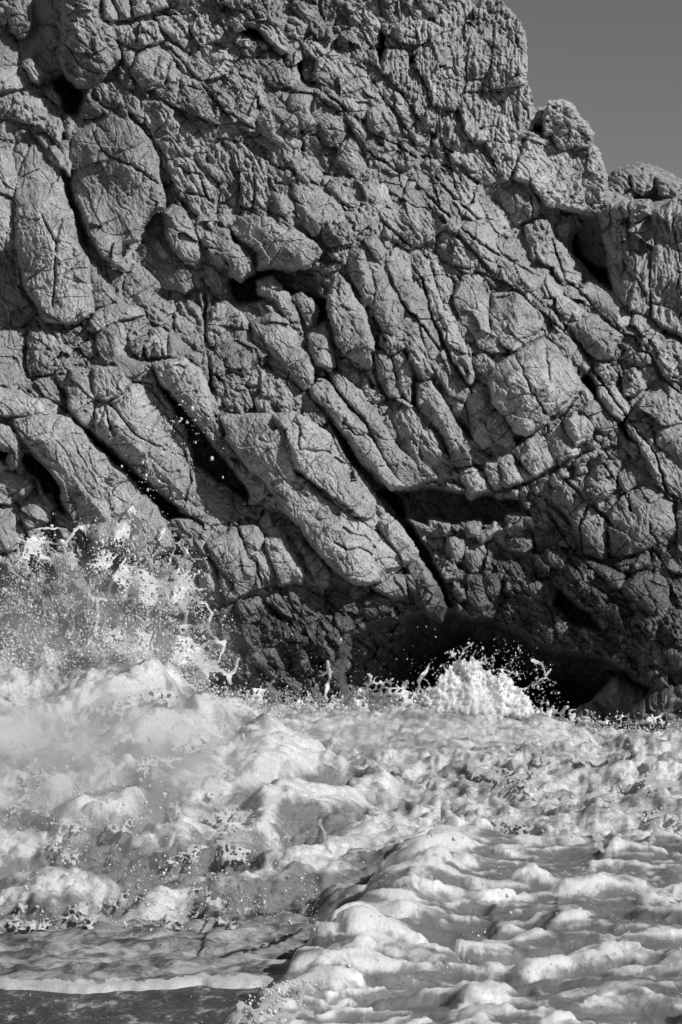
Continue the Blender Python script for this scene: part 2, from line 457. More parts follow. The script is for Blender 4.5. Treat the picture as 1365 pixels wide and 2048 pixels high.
blk([(293, 98), (327, 98), (354, 121), (350, 162), (324, 175), (300, 182), (276, 165), (266, 142), (276, 111)], .22, r=13, dome=.08, cracks=([(318, 115), (308, 150)], [(340, 120), (332, 165)]))
blk([(337, 81), (384, 111), (421, 81), (448, 104), (470, 130), (470, 145), (404, 162), (381, 145), (357, 125), (334, 94)], .16, t='r')
blk([(357, 162), (371, 152), (404, 172), (425, 195), (442, 222), (480, 235), (505, 256), (470, 262), (418, 243), (378, 226), (347, 216), (320, 195), (303, 182), (324, 175)], .20, t='r', cracks=([(362, 165), (355, 195)], [(372, 172), (405, 180)]))
blk([(236, 158), (263, 189), (260, 229), (219, 219), (195, 202), (175, 182), (202, 172)], .14, t='r')
blk([(209, 67), (236, 108), (260, 142), (270, 182), (249, 179), (238, 150), (216, 110)], .06, t='r', tone=1)
blk([(245, 88), (272, 102), (262, 138), (250, 128)], .10)
# top middle
blk([(380, 48), (420, 20), (446, 26), (470, 60), (500, 80), (452, 88), (425, 78), (386, 108)], .12, t='k')
blk([(345, -40), (430, -40), (448, 20), (420, 18), (378, 42), (345, 22)], .10, t='r')
blk([(477, 30), (527, 34), (551, 50), (571, 74), (575, 98), (565, 101), (541, 81), (520, 56), (500, 48), (474, 56)], .26, t='r', r=7)
blk([(575, 94), (602, 88), (602, 111), (585, 125), (575, 118)], .14, -.2)
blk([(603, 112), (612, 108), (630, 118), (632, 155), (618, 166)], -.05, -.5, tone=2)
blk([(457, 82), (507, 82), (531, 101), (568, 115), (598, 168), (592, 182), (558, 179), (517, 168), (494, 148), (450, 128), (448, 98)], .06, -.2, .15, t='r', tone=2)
blk([(517, 236), (534, 212), (565, 222), (568, 256), (560, 283), (527, 270)], .22, r=12, dome=.06)
blk([(475, 219), (511, 202), (507, 256), (487, 253), (474, 239)], .20)
blk([(450, 131), (494, 150), (517, 172), (525, 200), (511, 200), (477, 216), (450, 190)], .16, t='r')
blk([(522, 175), (590, 184), (580, 210), (568, 220), (535, 208)], .08, -.1)
blk([(580, 202), (595, 175), (615, 172), (632, 189), (619, 202), (619, 229), (632, 246), (612, 256), (585, 232)], .26, r=13, dome=.08)
blk([(622, 209), (639, 192), (666, 216), (686, 249), (693, 266), (676, 293), (659, 280), (639, 246), (625, 236)], .20, r=11)
blk([(565, 273), (581, 258), (598, 270), (595, 293), (585, 296), (565, 293)], .20)
blk([(562, 300), (590, 296), (602, 313), (598, 322), (592, 338), (585, 345), (560, 325)], .18)
blk([(506, 278), (520, 272), (555, 285), (560, 318), (545, 312), (520, 295)], .10)
blk([(595, 327), (608, 318), (622, 327), (639, 350), (632, 371), (612, 357), (598, 344)], .22)
blk([(583, 364), (598, 357), (639, 377), (666, 401), (683, 425), (666, 448), (632, 435), (602, 408), (585, 388)], .22, r=12, dome=.07)
blk([(666, 364), (686, 350), (713, 361), (730, 381), (720, 411), (706, 418), (683, 398), (662, 377)], .22, r=12, dome=.06)
blk([(641, 352), (668, 348), (664, 362), (645, 370)], .10)
blk([(686, 286), (703, 263), (720, 297), (730, 324), (733, 367), (710, 354), (676, 317)], .20)
blk([(605, 268), (614, 262), (619, 270), (612, 282), (604, 276)], .16, r=5)
blk([(620, 275), (655, 285), (672, 300), (674, 318), (700, 350), (670, 345), (645, 345), (618, 318)], .06, t='r', tone=1)
blk([(733, 334), (753, 337), (774, 377), (784, 415), (753, 401), (733, 377)], .20, -.1)
blk([(736, 222), (753, 209), (787, 229), (797, 260), (790, 286), (764, 283), (743, 266)], .20, t='r')
blk([(672, 192), (693, 189), (733, 202), (735, 236), (720, 236), (693, 216)], .16, t='r')
blk([(690, 225), (720, 240), (735, 265), (730, 285), (710, 262)], .12, t='r')
blk([(632, 155), (639, 125), (666, 101), (699, 118), (730, 145), (740, 189), (753, 202), (720, 199), (683, 189), (659, 179)], .22, t='r', dome=.08)
blk([(603, 84), (640, 80), (665, 98), (640, 120), (612, 104)], .16, t='r')
blk([(733, 145), (753, 135), (787, 162), (814, 192), (824, 222), (834, 243), (814, 260), (801, 236), (774, 202), (753, 182)], .20, t='r')
blk([(790, 232), (812, 262), (830, 290), (815, 300), (798, 288)], .14, t='r')
blk([(777, 98), (811, 101), (814, 135), (814, 189), (774, 155), (767, 128)], .24, t='f', r=8)
blk([(814, 135), (828, 135), (848, 175), (871, 216), (868, 266), (848, 243), (824, 199), (812, 175)], .22, t='f', r=8)
blk([(640, -60), (672, -60), (684, 20), (700, 60), (690, 70), (668, 40), (645, 30)], .10, t='f')
blk([(686, -60), (750, -60), (760, 50), (755, 95), (720, 100), (702, 60)], .12, t='r')
blk([(755, -60), (790, -60), (792, 50), (828, 40), (800, 72), (775, 70)], .16, t='r')
blk([(684, 82), (698, 80), (703, 110), (692, 116)], .16)
blk([(782, 72), (826, 85), (828, 100), (800, 98), (778, 90)], .18, t='r')
# the tower under the sky
blk([(868, 45), (885, 15), (900, -10), (935, -10), (949, 27), (943, 40), (915, 54), (880, 66), (830, 82), (800, 75), (790, 55), (830, 40)], .30, t='f', dome=.12, label='rough capping boulder on the tower')
blk([(838, 118), (862, 92), (905, 62), (938, 48), (933, 110), (936, 150), (925, 200), (905, 215), (890, 213), (872, 205), (858, 165)], .34, .0, t='f', r=10, label='fluted pillar on the left of the tower')
blk([(940, 47), (969, 40), (984, 54), (986, 98), (977, 145), (976, 182), (932, 185), (937, 145), (934, 108), (940, 64)], .34, .1, t='f', r=6)
blk([(956, 22), (966, 2), (993, 2), (1006, 15), (1028, 36), (1044, 67), (1048, 111), (1048, 142), (1043, 168), (976, 179), (979, 145), (986, 98), (986, 54), (972, 40), (956, 40)], .36, .2, t='f', r=8, label='fluted topmost pillar against the sky')
blk([(932, 189), (976, 185), (1040, 170), (1054, 180), (1060, 209), (1067, 224), (1058, 263), (1033, 280), (1023, 330), (1010, 354), (996, 317), (972, 283), (952, 280), (935, 256), (925, 219)], .32, .1, t='f', r=12, dome=.1)
blk([(872, 218), (905, 218), (928, 240), (938, 270), (925, 290), (900, 300), (885, 285), (880, 250)], .24, .0, t='f')
blk([(930, 290), (950, 284), (975, 290), (995, 325), (1008, 358), (970, 370), (945, 352), (905, 338), (900, 305)], .22, t='r')
blk([(1092, 238), (1102, 208), (1127, 206), (1146, 218), (1156, 238), (1172, 251), (1182, 270), (1178, 293), (1121, 292), (1107, 263), (1090, 266)], .34, .0, t='k', dome=.12, label='knobbly pinnacle under the sky')
blk([(1068, 224), (1092, 220), (1091, 243), (1063, 243)], .12)
blk([(1060, 268), (1090, 275), (1121, 295), (1181, 292), (1194, 306), (1207, 350), (1209, 377), (1198, 411), (1188, 425), (1141, 415), (1094, 404), (1060, 367), (1033, 354), (1040, 324)], .30, .0, t='k', r=14, dome=.12)
blk([(962, 371), (1013, 364), (1040, 357), (1060, 391), (1063, 435), (1033, 448), (1013, 435), (979, 394)], .16, -.5, tone=1)
blk([(1042, 358), (1062, 372), (1085, 402), (1068, 432), (1062, 392)], .18)
blk([(905, 340), (932, 354), (959, 377), (956, 404), (969, 435), (945, 438), (925, 428), (905, 391)], .22, t='r', r=12)
blk([(960, 385), (980, 400), (1012, 440), (1022, 462), (1000, 470), (975, 440)], .14, t='r')
blk([(868, 296), (905, 310), (902, 345), (880, 350), (850, 325)], .14, t='r')
blk([(835, 305), (870, 340), (905, 360), (908, 395), (880, 385), (850, 355)], .14, t='r')
# right tower
blk([(1222, 457), (1242, 444), (1252, 470), (1250, 520), (1243, 565), (1239, 597), (1229, 555), (1218, 511), (1206, 471)], .30, -.05, r=8, t='r', ang=80)
blk([(1254, 466), (1269, 447), (1310, 430), (1306, 500), (1298, 560), (1300, 634), (1276, 622), (1242, 597), (1246, 560)], .34, .0, r=9, t='r', ang=80, cracks=([(1250, 540), (1275, 560), (1290, 590)],))
blk([(1312, 430), (1343, 407), (1365, 396), (1470, 400), (1470, 690), (1365, 666), (1330, 652), (1308, 634), (1302, 560), (1309, 500)], .36, .05, r=9, t='r', ang=82, label='broad pale buttress at the right edge', cracks=([(1345, 430), (1360, 520)],))
blk([(1148, 430), (1195, 427), (1208, 450), (1202, 484), (1215, 535), (1195, 531), (1168, 511), (1154, 471)], -.05, -.6, tone=2)
blk([(1114, 444), (1144, 430), (1146, 461), (1138, 484), (1141, 511), (1121, 491), (1107, 474)], .04, -.4, tone=1)
blk([(1198, 424), (1215, 415), (1222, 445), (1208, 456)], .2)
blk([(1222, 418), (1250, 408), (1262, 430), (1240, 442), (1224, 450)], .24, t='k')
blk([(1262, 410), (1296, 405), (1300, 428), (1270, 443)], .24, t='k')
blk([(1053, 454), (1097, 444), (1107, 478), (1138, 511), (1165, 538), (1168, 552), (1154, 565), (1127, 562), (1107, 535), (1067, 511), (1057, 478)], .26, t='k', r=12, dome=.09)
blk([(1006, 484), (1040, 461), (1057, 478), (1067, 525), (1053, 531), (1023, 515), (1006, 504)], .14, -.4, tone=1)
blk([(1158, 582), (1181, 558), (1208, 582), (1239, 602), (1264, 624), (1264, 648), (1245, 656), (1218, 632), (1202, 622), (1175, 609)], .24, r=10)
blk([(1266, 626), (1293, 629), (1323, 656), (1306, 670), (1286, 670), (1266, 646)], .28, r=10)
blk([(1245, 656), (1264, 652), (1284, 672), (1265, 678), (1246, 676)], .10, -.3, tone=1)
blk([(1168, 643), (1198, 626), (1229, 649), (1245, 670), (1225, 683), (1222, 710), (1195, 720), (1175, 703), (1154, 673), (1140, 648)], .26, r=9)
blk([(1121, 670), (1138, 656), (1161, 697), (1185, 730), (1175, 740), (1148, 723), (1131, 703)], .20)
blk([(908, 589), (925, 562), (952, 548), (972, 558), (986, 582), (979, 609), (979, 656), (1016, 703), (982, 707), (959, 697), (949, 670), (925, 643), (908, 616)], .26, .0, r=14, dome=.1, cracks=([(984, 582), (978, 620), (982, 665)],))
blk([(986, 589), (1040, 582), (1067, 609), (1094, 636), (1087, 670), (1057, 686), (1030, 700), (1006, 690), (986, 666), (979, 629)], .26, .0, r=14, dome=.08)
blk([(986, 737), (1036, 703), (1084, 676), (1114, 693), (1138, 727), (1158, 767), (1151, 781), (1121, 811), (1094, 830), (1087, 848), (1055, 866), (1035, 860), (1015, 830), (990, 805), (984, 778)], .30, .0, r=15, dome=.1, t='s',
    label='broad pale rounded block right of the middle of the cliff', cracks=([(1032, 712), (1048, 745), (1060, 775), (1090, 825)], [(1092, 700), (1100, 760)]))
blk([(976, 837), (1003, 817), (1023, 864), (1023, 888), (1013, 894), (993, 884), (976, 850)], .22)
blk([(930, 774), (949, 767), (976, 787), (990, 817), (975, 840), (990, 888), (966, 900), (948, 877), (940, 840), (932, 800)], .18, -.1)
blk([(1096, 832), (1150, 785), (1165, 790), (1160, 818), (1125, 836)], .14)
blk([(1164, 820), (1188, 802), (1208, 814), (1232, 844), (1225, 861), (1208, 864), (1185, 850), (1175, 830)], .20, r=12)
blk([(1129, 840), (1148, 827), (1171, 834), (1185, 854), (1175, 877), (1154, 891), (1138, 874), (1131, 857)], .24, r=13, dome=.07)
blk([(1090, 874), (1121, 840), (1131, 864), (1148, 888), (1161, 911), (1121, 931), (1107, 915)], .18)
blk([(1023, 898), (1053, 877), (1090, 874), (1107, 911), (1112, 931), (1074, 955), (1060, 942), (1040, 918)], .20, t='s')
blk([(971, 921), (993, 921), (1006, 942), (1006, 962), (999, 982), (982, 969), (972, 945)], .20)
blk([(996, 911), (1023, 911), (1047, 962), (1016, 979), (1006, 969), (1006, 942), (994, 925)], .20)
blk([(918, 942), (945, 933), (969, 945), (976, 979), (942, 992), (925, 965)], .20)
blk([(1030, 928), (1070, 955), (1043, 965)], .14, r=5)
for cx, cy, rr in ((1047, 982, 11), (1080, 975, 12), (1115, 962, 14), (1128, 948, 12), (1162, 940, 9), (1185, 905, 11), (1212, 885, 9), (1228, 880, 9), (1140, 965, 8), (1190, 890, 8),
                   (1000, 985, 8), (1030, 985, 8), (1160, 925, 7), (1168, 915, 8), (1198, 875, 7)):
    blk([(cx + rr * math.cos(a) * random.uniform(.8, 1.15), cy + rr * math.sin(a) * random.uniform(.8, 1.1)) for a in np.linspace(0, 6.28, 7)[:-1]], .16, r=6, dome=.05)
blk([(1124, 1016), (1154, 995), (1185, 1006), (1198, 1022), (1215, 1049), (1208, 1086), (1208, 1120), (1164, 1107), (1158, 1076), (1148, 1049), (1138, 1033)], .24, -.05, r=13)
blk([(1070, 1029), (1100, 1016), (1124, 1036), (1144, 1063), (1138, 1066), (1107, 1053), (1090, 1049)], .16)
blk([(1104, 1076), (1114, 1056), (1144, 1066), (1156, 1093), (1138, 1097), (1121, 1093)], .14, tone=1)
blk([(1175, 969), (1198, 931), (1242, 921), (1229, 962), (1232, 979), (1205, 999), (1202, 1019), (1188, 1006), (1171, 989)], .22, t='k')
blk([(1202, 1002), (1239, 982), (1229, 1019), (1218, 1043), (1205, 1026)], .14, -.2, tone=1)
blk([(1229, 1009), (1255, 985), (1286, 969), (1316, 975), (1343, 1006), (1353, 1056), (1350, 1090), (1303, 1097), (1262, 1110), (1225, 1110), (1218, 1056)], .26, .0, r=14, dome=.08, tone=1, cracks=([(1299, 1049), (1302, 1068), (1320, 1082), (1345, 1085)], [(1258, 990), (1262, 1020)]))
blk([(1356, 1000), (1420, 1010), (1420, 1120), (1352, 1120), (1357, 1056)], .18)
blk([(1235, 931), (1276, 904), (1296, 935), (1310, 962), (1286, 969), (1242, 985)], .16)
blk([(1255, 850), (1293, 844), (1310, 891), (1343, 911), (1365, 945), (1400, 960), (1400, 1010), (1340, 999), (1316, 965), (1303, 928), (1282, 894)], .24, t='r')
blk([(1316, 854), (1350, 837), (1420, 844), (1420, 952), (1365, 945), (1343, 911), (1314, 891)], .18, tone=1)
blk([(1198, 774), (1229, 771), (1245, 798), (1252, 824), (1242, 835), (1225, 828), (1202, 794)], .24)
blk([(1242, 757), (1269, 737), (1286, 771), (1269, 787), (1249, 791)], .18, t='k')
blk([(1245, 717), (1272, 690), (1303, 710), (1303, 730), (1269, 730)], .16)
blk([(1289, 690), (1323, 700), (1320, 727), (1306, 724)], .16)
blk([(1272, 738), (1308, 732), (1316, 758), (1290, 772)], .14)
blk([(1259, 838), (1292, 791), (1365, 787), (1420, 790), (1420, 840), (1330, 850), (1293, 844)], .18, t='k')
blk([(1323, 668), (1365, 686), (1430, 700), (1430, 764), (1365, 764), (1326, 750), (1316, 727)], .20, t='k')
blk([(1180, 722), (1222, 716), (1240, 740), (1228, 768), (1198, 770), (1184, 748)], .12, t='k')
# middle
blk([(461, 457), (478, 434), (511, 430), (548, 437), (582, 451), (616, 474), (653, 498), (636, 515), (616, 531), (582, 535), (548, 531), (518, 535), (525, 501), (484, 478)], .32, .0, .05, r=10, dome=.1, t='s', label='wedge-shaped block above the dark hollow')
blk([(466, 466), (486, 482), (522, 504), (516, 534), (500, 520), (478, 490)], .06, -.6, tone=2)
blk([(420, 471), (430, 456), (457, 464), (462, 491), (478, 498), (498, 518), (503, 542), (484, 558), (464, 548), (461, 525), (440, 508), (424, 498)], .34, -.1, r=11, dome=.06)
blk([(407, 521), (427, 531), (451, 572), (464, 602), (434, 599), (410, 562)], .14)
blk([(520, 562), (542, 558), (565, 585), (589, 609), (602, 649), (609, 670), (582, 649), (562, 619), (552, 599), (521, 585)], .24)
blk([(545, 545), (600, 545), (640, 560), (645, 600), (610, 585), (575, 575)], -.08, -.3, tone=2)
blk([(585, 599), (602, 587), (616, 599), (632, 619), (626, 649), (616, 653), (602, 629)], .22)
blk([(619, 670), (649, 651), (663, 690), (663, 734), (661, 741), (636, 724), (622, 697)], .32, .0, r=7, label='upright tooth-like block')
blk([(501, 643), (545, 629), (575, 643), (595, 670), (595, 693), (616, 710), (622, 737), (622, 764), (609, 774), (592, 757), (562, 724), (511, 680)], .34, -.1, r=13, dome=.06)
blk([(424, 616), (451, 601), (467, 616), (491, 636), (501, 663), (467, 649), (427, 649)], .28, r=8)
blk([(427, 653), (464, 649), (481, 676), (508, 690), (538, 717), (525, 734), (467, 737), (447, 730), (434, 703)], .28, -.05, r=9)
blk([(663, 589), (670, 552), (680, 548), (697, 579), (720, 616), (737, 656), (744, 703), (744, 734), (727, 737), (697, 717), (673, 690), (666, 656), (661, 616)], .36, -.02, r=11, t='s', dome=.06, label='pale bottle-shaped slab in the middle of the cliff')
blk([(659, 531), (680, 525), (680, 545), (663, 585), (649, 572)], .18)
blk([(655, 505), (690, 488), (702, 498), (688, 530), (672, 522)], .12, t='k')
blk([(690, 542), (703, 498), (724, 488), (735, 530), (750, 560), (756, 620), (744, 622), (724, 599), (697, 569)], .20, -.3, r=8, tone=1)
blk([(724, 488), (744, 504), (767, 545), (791, 589), (808, 622), (794, 643), (787, 670), (767, 659), (752, 628), (752, 560), (735, 530)], .26, .1, r=8)
blk([(730, 481), (750, 474), (771, 518), (764, 531), (740, 501)], .18)
blk([(771, 542), (774, 515), (804, 501), (824, 531), (841, 558), (851, 589), (862, 636), (838, 636), (818, 619), (797, 592)], .22, r=8)
blk([(700, 605), (728, 628), (750, 680), (758, 698), (746, 690), (732, 650)], .08, tone=1)
blk([(747, 703), (767, 700), (787, 727), (791, 764), (797, 794), (774, 791), (757, 757), (747, 730)], .26, r=7)
blk([(784, 713), (804, 700), (818, 724), (821, 764), (808, 787), (794, 771), (791, 737)], .24, r=7)
blk([(766, 664), (800, 650), (824, 690), (800, 698), (780, 712), (760, 690)], .16, t='k')
blk([(666, 717), (690, 720), (720, 750), (730, 774), (717, 774), (686, 750)], .14, -.1, tone=1)
blk([(733, 776), (750, 770), (772, 795), (765, 803), (745, 797)], .16)
blk([(624, 726), (648, 738), (652, 752), (634, 752)], .10)
blk([(622, 777), (636, 757), (656, 764), (680, 801), (703, 825), (730, 852), (734, 862), (727, 870), (744, 878), (757, 904), (774, 935), (805, 972), (788, 975), (754, 948), (724, 918), (703, 881), (686, 861), (663, 830), (640, 805)], .36, -.1, r=11, dome=.05, label='long narrow diagonal slab beside the dark crevice', cracks=([(690, 846), (710, 868), (728, 872)],))
blk([(659, 744), (680, 747), (720, 784), (737, 804), (754, 820), (764, 851), (788, 888), (821, 918), (855, 958), (848, 965), (815, 974), (791, 952), (764, 908), (750, 874), (730, 837), (703, 811), (680, 784)], .30, -.05, r=10, dome=.05)
blk([(764, 800), (804, 800), (835, 830), (862, 860), (880, 900), (910, 930), (900, 955), (860, 962), (825, 920), (790, 888), (768, 848), (757, 820)], .22, .0, r=10, t='r')
blk([(804, 500), (850, 490), (880, 520), (905, 560), (905, 620), (920, 660), (950, 740), (940, 770), (905, 715), (882, 660), (862, 632), (851, 589)], .20, .0, r=9, t='r', cracks=([(855, 500), (870, 560), (890, 620)],))
blk([(838, 640), (862, 640), (880, 665), (905, 725), (938, 778), (930, 800), (900, 790), (870, 740), (850, 690)], .22, r=8)
blk([(800, 652), (836, 645), (850, 695), (868, 745), (850, 760), (826, 720)], .18, t='r')
blk([(836, 765), (862, 762), (880, 790), (900, 830), (925, 862), (925, 905), (905, 900), (880, 860), (840, 822)], .24, -.1, r=9)
blk([(870, 755), (900, 795), (928, 805), (938, 850), (905, 825)], .14)
blk([(900, 855), (920, 862), (949, 884), (969, 905), (966, 928), (942, 928), (922, 935), (900, 928)], .20, t='r')
blk([(780, 420), (830, 400), (880, 440), (870, 480), (820, 492), (770, 470)], .16, t='r')
blk([(835, 375), (885, 372), (930, 430), (905, 460), (880, 440)], .16, t='r')
blk([(905, 474), (932, 494), (955, 511), (955, 531), (939, 545), (905, 528), (880, 490)], .18, t='r')
blk([(905, 400), (950, 440), (980, 470), (1006, 508), (990, 545), (955, 505), (920, 470)], .22, t='r')
blk([(999, 515), (1046, 531), (1084, 552), (1087, 562), (1074, 579), (1040, 582), (1006, 558), (989, 562)], .22, t='r')
blk([(1087, 569), (1094, 555), (1121, 582), (1121, 592), (1094, 589)], .20)
blk([(1077, 595), (1137, 595), (1175, 626), (1168, 643), (1137, 636), (1114, 616)], .16, t='r')
blk([(1074, 616), (1114, 622), (1134, 646), (1121, 670), (1094, 636)], .14, t='r')
blk([(680, 425), (720, 420), (760, 440), (770, 470), (735, 478), (690, 490), (655, 495), (640, 450)], .14, t='k')
blk([(425, 740), (447, 733), (481, 760), (505, 800), (512, 825), (467, 830), (435, 812), (425, 775)], .22, t='k', r=11)
blk([(481, 740), (525, 735), (565, 757), (585, 790), (582, 822), (552, 832), (540, 800), (505, 790)], .20, t='k', r=11)
blk([(507, 800), (530, 782), (545, 800), (550, 832), (515, 832)], .26, r=10)
# lower middle: the long pale slabs
blk([(434, 840), (454, 827), (481, 834), (548, 834), (569, 864), (579, 901), (589, 935), (592, 952), (609, 958), (629, 979), (649, 999), (686, 1016), (703, 1026), (703, 1036), (724, 1043), (747, 1059), (781, 1090), (804, 1120), (801, 1137), (767, 1164), (717, 1164), (693, 1154), (656, 1120), (626, 1086), (602, 1049), (569, 1016), (538, 969), (511, 945), (481, 908), (451, 867)],
    .50, .02, .02, r=13, t='s', dome=.06, tone=0, label='longest pale slab dipping diagonally to the waterline', cracks=([(670, 1085), (695, 1100), (720, 1095), (745, 1110)],))
blk([(552, 834), (582, 827), (616, 844), (656, 874), (686, 915), (720, 955), (744, 992), (764, 1022), (761, 1056), (747, 1059), (724, 1039), (703, 1019), (686, 1009), (656, 992), (632, 969), (602, 942), (589, 935), (579, 901), (569, 861)],
    .54, .22, .0, r=12, t='s', dome=.07, label='upper half of the longest slab with a ragged split', cracks=([(600, 860), (598, 898), (660, 905)],))
blk([(761, 1036), (771, 1033), (791, 1049), (815, 1080), (831, 1107), (828, 1120), (811, 1127), (788, 1093), (767, 1066)], .46, r=9)
blk([(815, 1130), (835, 1120), (868, 1165), (888, 1215), (880, 1238), (855, 1222), (835, 1175)], .42, r=8, tone=1)
blk([(811, 1150), (822, 1150), (852, 1191), (858, 1222), (838, 1205), (818, 1174)], .32, r=6, tone=1)
blk([(750, 1174), (788, 1150), (811, 1154), (815, 1188), (794, 1198), (771, 1184)], .34, tone=1)
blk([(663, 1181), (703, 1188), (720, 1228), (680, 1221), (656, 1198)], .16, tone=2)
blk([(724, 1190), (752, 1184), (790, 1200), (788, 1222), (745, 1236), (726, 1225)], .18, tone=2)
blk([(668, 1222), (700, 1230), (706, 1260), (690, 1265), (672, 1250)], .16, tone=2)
blk([(589, 1076), (609, 1090), (636, 1110), (656, 1144), (659, 1171), (643, 1184), (619, 1157), (609, 1120)], .28, r=11)
blk([(548, 1049), (558, 1041), (572, 1059), (575, 1076), (562, 1076)], .28, r=6)
blk([(531, 1076), (545, 1056), (575, 1086), (595, 1120), (609, 1150), (602, 1164), (562, 1167), (548, 1134), (535, 1096)], .36, r=11)
blk([(481, 1056), (515, 1053), (528, 1080), (542, 1124), (558, 1164), (525, 1177), (518, 1124), (498, 1117), (488, 1083)], .30, r=9)
blk([(417, 1086), (467, 1056), (478, 1066), (498, 1120), (515, 1177), (474, 1194), (467, 1164), (440, 1137), (420, 1110)], .34, r=9)
blk([(500, 1122), (514, 1126), (522, 1176), (516, 1178)], .24, r=5, tone=1)
blk([(440, 1140), (464, 1164), (474, 1198), (457, 1204), (444, 1177)], .30, r=7)
blk([(400, 1104), (420, 1124), (437, 1157), (444, 1198), (434, 1221), (400, 1171)], .26)
blk([(525, 1184), (562, 1169), (606, 1167), (616, 1188), (649, 1215), (653, 1235), (609, 1248), (555, 1221), (535, 1201)], .18, t='r', tone=1)
blk([(467, 1211), (525, 1188), (548, 1221), (535, 1235), (488, 1252)], .18, t='r', tone=1)
# lower left
blk([(27, 834), (71, 830), (135, 834), (162, 861), (182, 891), (216, 925), (249, 952), (280, 989), (310, 1016), (330, 1049), (345, 1090), (300, 1120), (200, 1090), (145, 1036), (130, 1005), (128, 970), (100, 935), (67, 901), (30, 855)], .50, .08, .05, r=13, t='s', dome=.06, label='broad pale slab at the left behind the splash')
blk([(-60, 774), (40, 781), (61, 798), (104, 801), (135, 830), (71, 828), (27, 832), (-60, 830)], .36, t='s')
blk([(-60, 851), (17, 851), (37, 877), (40, 898), (34, 931), (24, 938), (20, 918), (27, 898), (-60, 886)], .42, r=9)
blk([(-60, 915), (50, 955), (64, 975), (50, 989), (17, 1009), (-60, 992)], .26, -.1)
blk([(44, 1009), (67, 989), (101, 992), (108, 1012), (98, 1049), (57, 1056), (40, 1029)], .26)
blk([(-60, 1010), (20, 1015), (45, 1060), (40, 1100), (-60, 1100)], .22, tone=1)
blk([(135, 774), (145, 744), (186, 738), (190, 780), (186, 830), (192, 868), (162, 844), (142, 817)], .40, .0, r=9)
blk([(188, 738), (202, 734), (233, 734), (256, 767), (245, 785), (215, 800), (190, 790)], .44, r=11, dome=.06)
blk([(192, 800), (215, 805), (246, 790), (256, 772), (286, 771), (320, 804), (350, 835), (364, 860), (380, 905), (378, 931), (431, 968), (485, 1005), (497, 1020), (480, 1040), (421, 1050), (380, 1028), (320, 978), (270, 935), (216, 888), (194, 868)], .42, .05, .0, r=12, dome=.05, label='diagonal pale slab between two dark crevices', cracks=([(215, 803), (240, 830), (270, 870), (330, 900)], [(200, 850), (210, 815), (222, 860)], [(382, 925), (382, 960), (370, 1000)]))
blk([(256, 740), (300, 728), (308, 758), (318, 790), (300, 776), (270, 765)], .30, t='k')
blk([(310, 730), (364, 720), (398, 744), (418, 777), (421, 821), (438, 860), (455, 900), (440, 898), (404, 848), (364, 804), (324, 764)], .42, .15, r=10, t='s')
blk([(175, 659), (189, 629), (216, 616), (249, 612), (286, 619), (293, 629), (236, 639), (195, 662)], .30, r=8)
blk([(194, 670), (233, 639), (249, 656), (263, 693), (256, 727), (216, 734), (195, 697)], .30, r=12)
blk([(253, 653), (285, 636), (300, 640), (290, 680), (280, 715), (264, 700)], .24, t='k')
blk([(292, 690), (305, 660), (320, 655), (334, 672), (330, 712), (300, 712)], .24, t='k')
blk([(340, 670), (357, 670), (367, 697), (357, 717), (337, 710)], .28, r=7)
blk([(295, 615), (345, 605), (350, 630), (340, 660), (300, 640)], .18, t='k')
blk([(352, 612), (390, 625), (395, 660), (370, 690), (352, 660)], .16, t='k')
blk([(400, 589), (410, 584), (420, 595), (418, 632), (404, 622)], .22, r=6)
blk([(56, 693), (58, 660), (118, 660), (125, 693), (155, 693), (175, 722), (205, 730), (155, 742), (112, 748), (61, 757), (54, 727)], .28, r=10, t='k')
blk([(-60, 666), (54, 660), (52, 690), (46, 700), (-60, 692)], .22)
blk([(-60, 694), (44, 700), (52, 727), (50, 760), (27, 772), (-60, 768)], .28, r=10)
blk([(122, 660), (165, 655), (190, 680), (198, 718), (178, 718), (158, 690), (128, 688)], .18, t='k', tone=1)
blk([(34, 767), (101, 767), (104, 795), (64, 798), (44, 781)], .24, t='r')
blk([(111, 750), (142, 747), (134, 778), (121, 774)], .22)
# wet foot of the cliff
blk([(1020, 1080), (1063, 1070), (1067, 1093), (1050, 1107), (1016, 1097)], .26)
blk([(1016, 1033), (1053, 1033), (1063, 1056), (1040, 1066), (1016, 1066)], .20, tone=1)
blk([(1067, 1107), (1094, 1110), (1104, 1124), (1094, 1140), (1070, 1130)], .22)
blk([(1249, 1174), (1276, 1144), (1326, 1150), (1340, 1171), (1333, 1238), (1316, 1252), (1286, 1214), (1255, 1191)], .30, r=11, tone=1)
blk([(1161, 1113), (1198, 1127), (1249, 1150), (1245, 1177), (1225, 1174), (1202, 1154)], .24, tone=1)
blk([(1222, 1130), (1262, 1117), (1293, 1110), (1303, 1130), (1270, 1143), (1245, 1143)], .20, tone=1)
blk([(900, 1075), (925, 1082), (928, 1110), (915, 1125), (900, 1110)], .22)
blk([(930, 1100), (965, 1105), (962, 1140), (945, 1145), (930, 1125)], .22)
blk([(965, 1140), (1000, 1135), (1005, 1170), (985, 1200), (968, 1180)], .22)
blk([(935, 1150), (962, 1150), (968, 1180), (985, 1215), (960, 1225), (935, 1200)], .24)
blk([(905, 1160), (930, 1170), (932, 1200), (915, 1205)], .22)
blk([(1010, 1150), (1032, 1150), (1030, 1190), (1012, 1180)], .22)
blk([(860, 1040), (900, 1050), (910, 1070), (880, 1075), (855, 1062)], .12, tone=1)
blk([(925, 1050), (960, 1045), (962, 1070), (935, 1075)], .20)
blk([(958, 1072), (990, 1050), (1000, 1060), (965, 1085)], .22)
blk([(1130, 1160), (1170, 1165), (1215, 1195), (1210, 1215), (1165, 1195)], .24, t='k', tone=2)
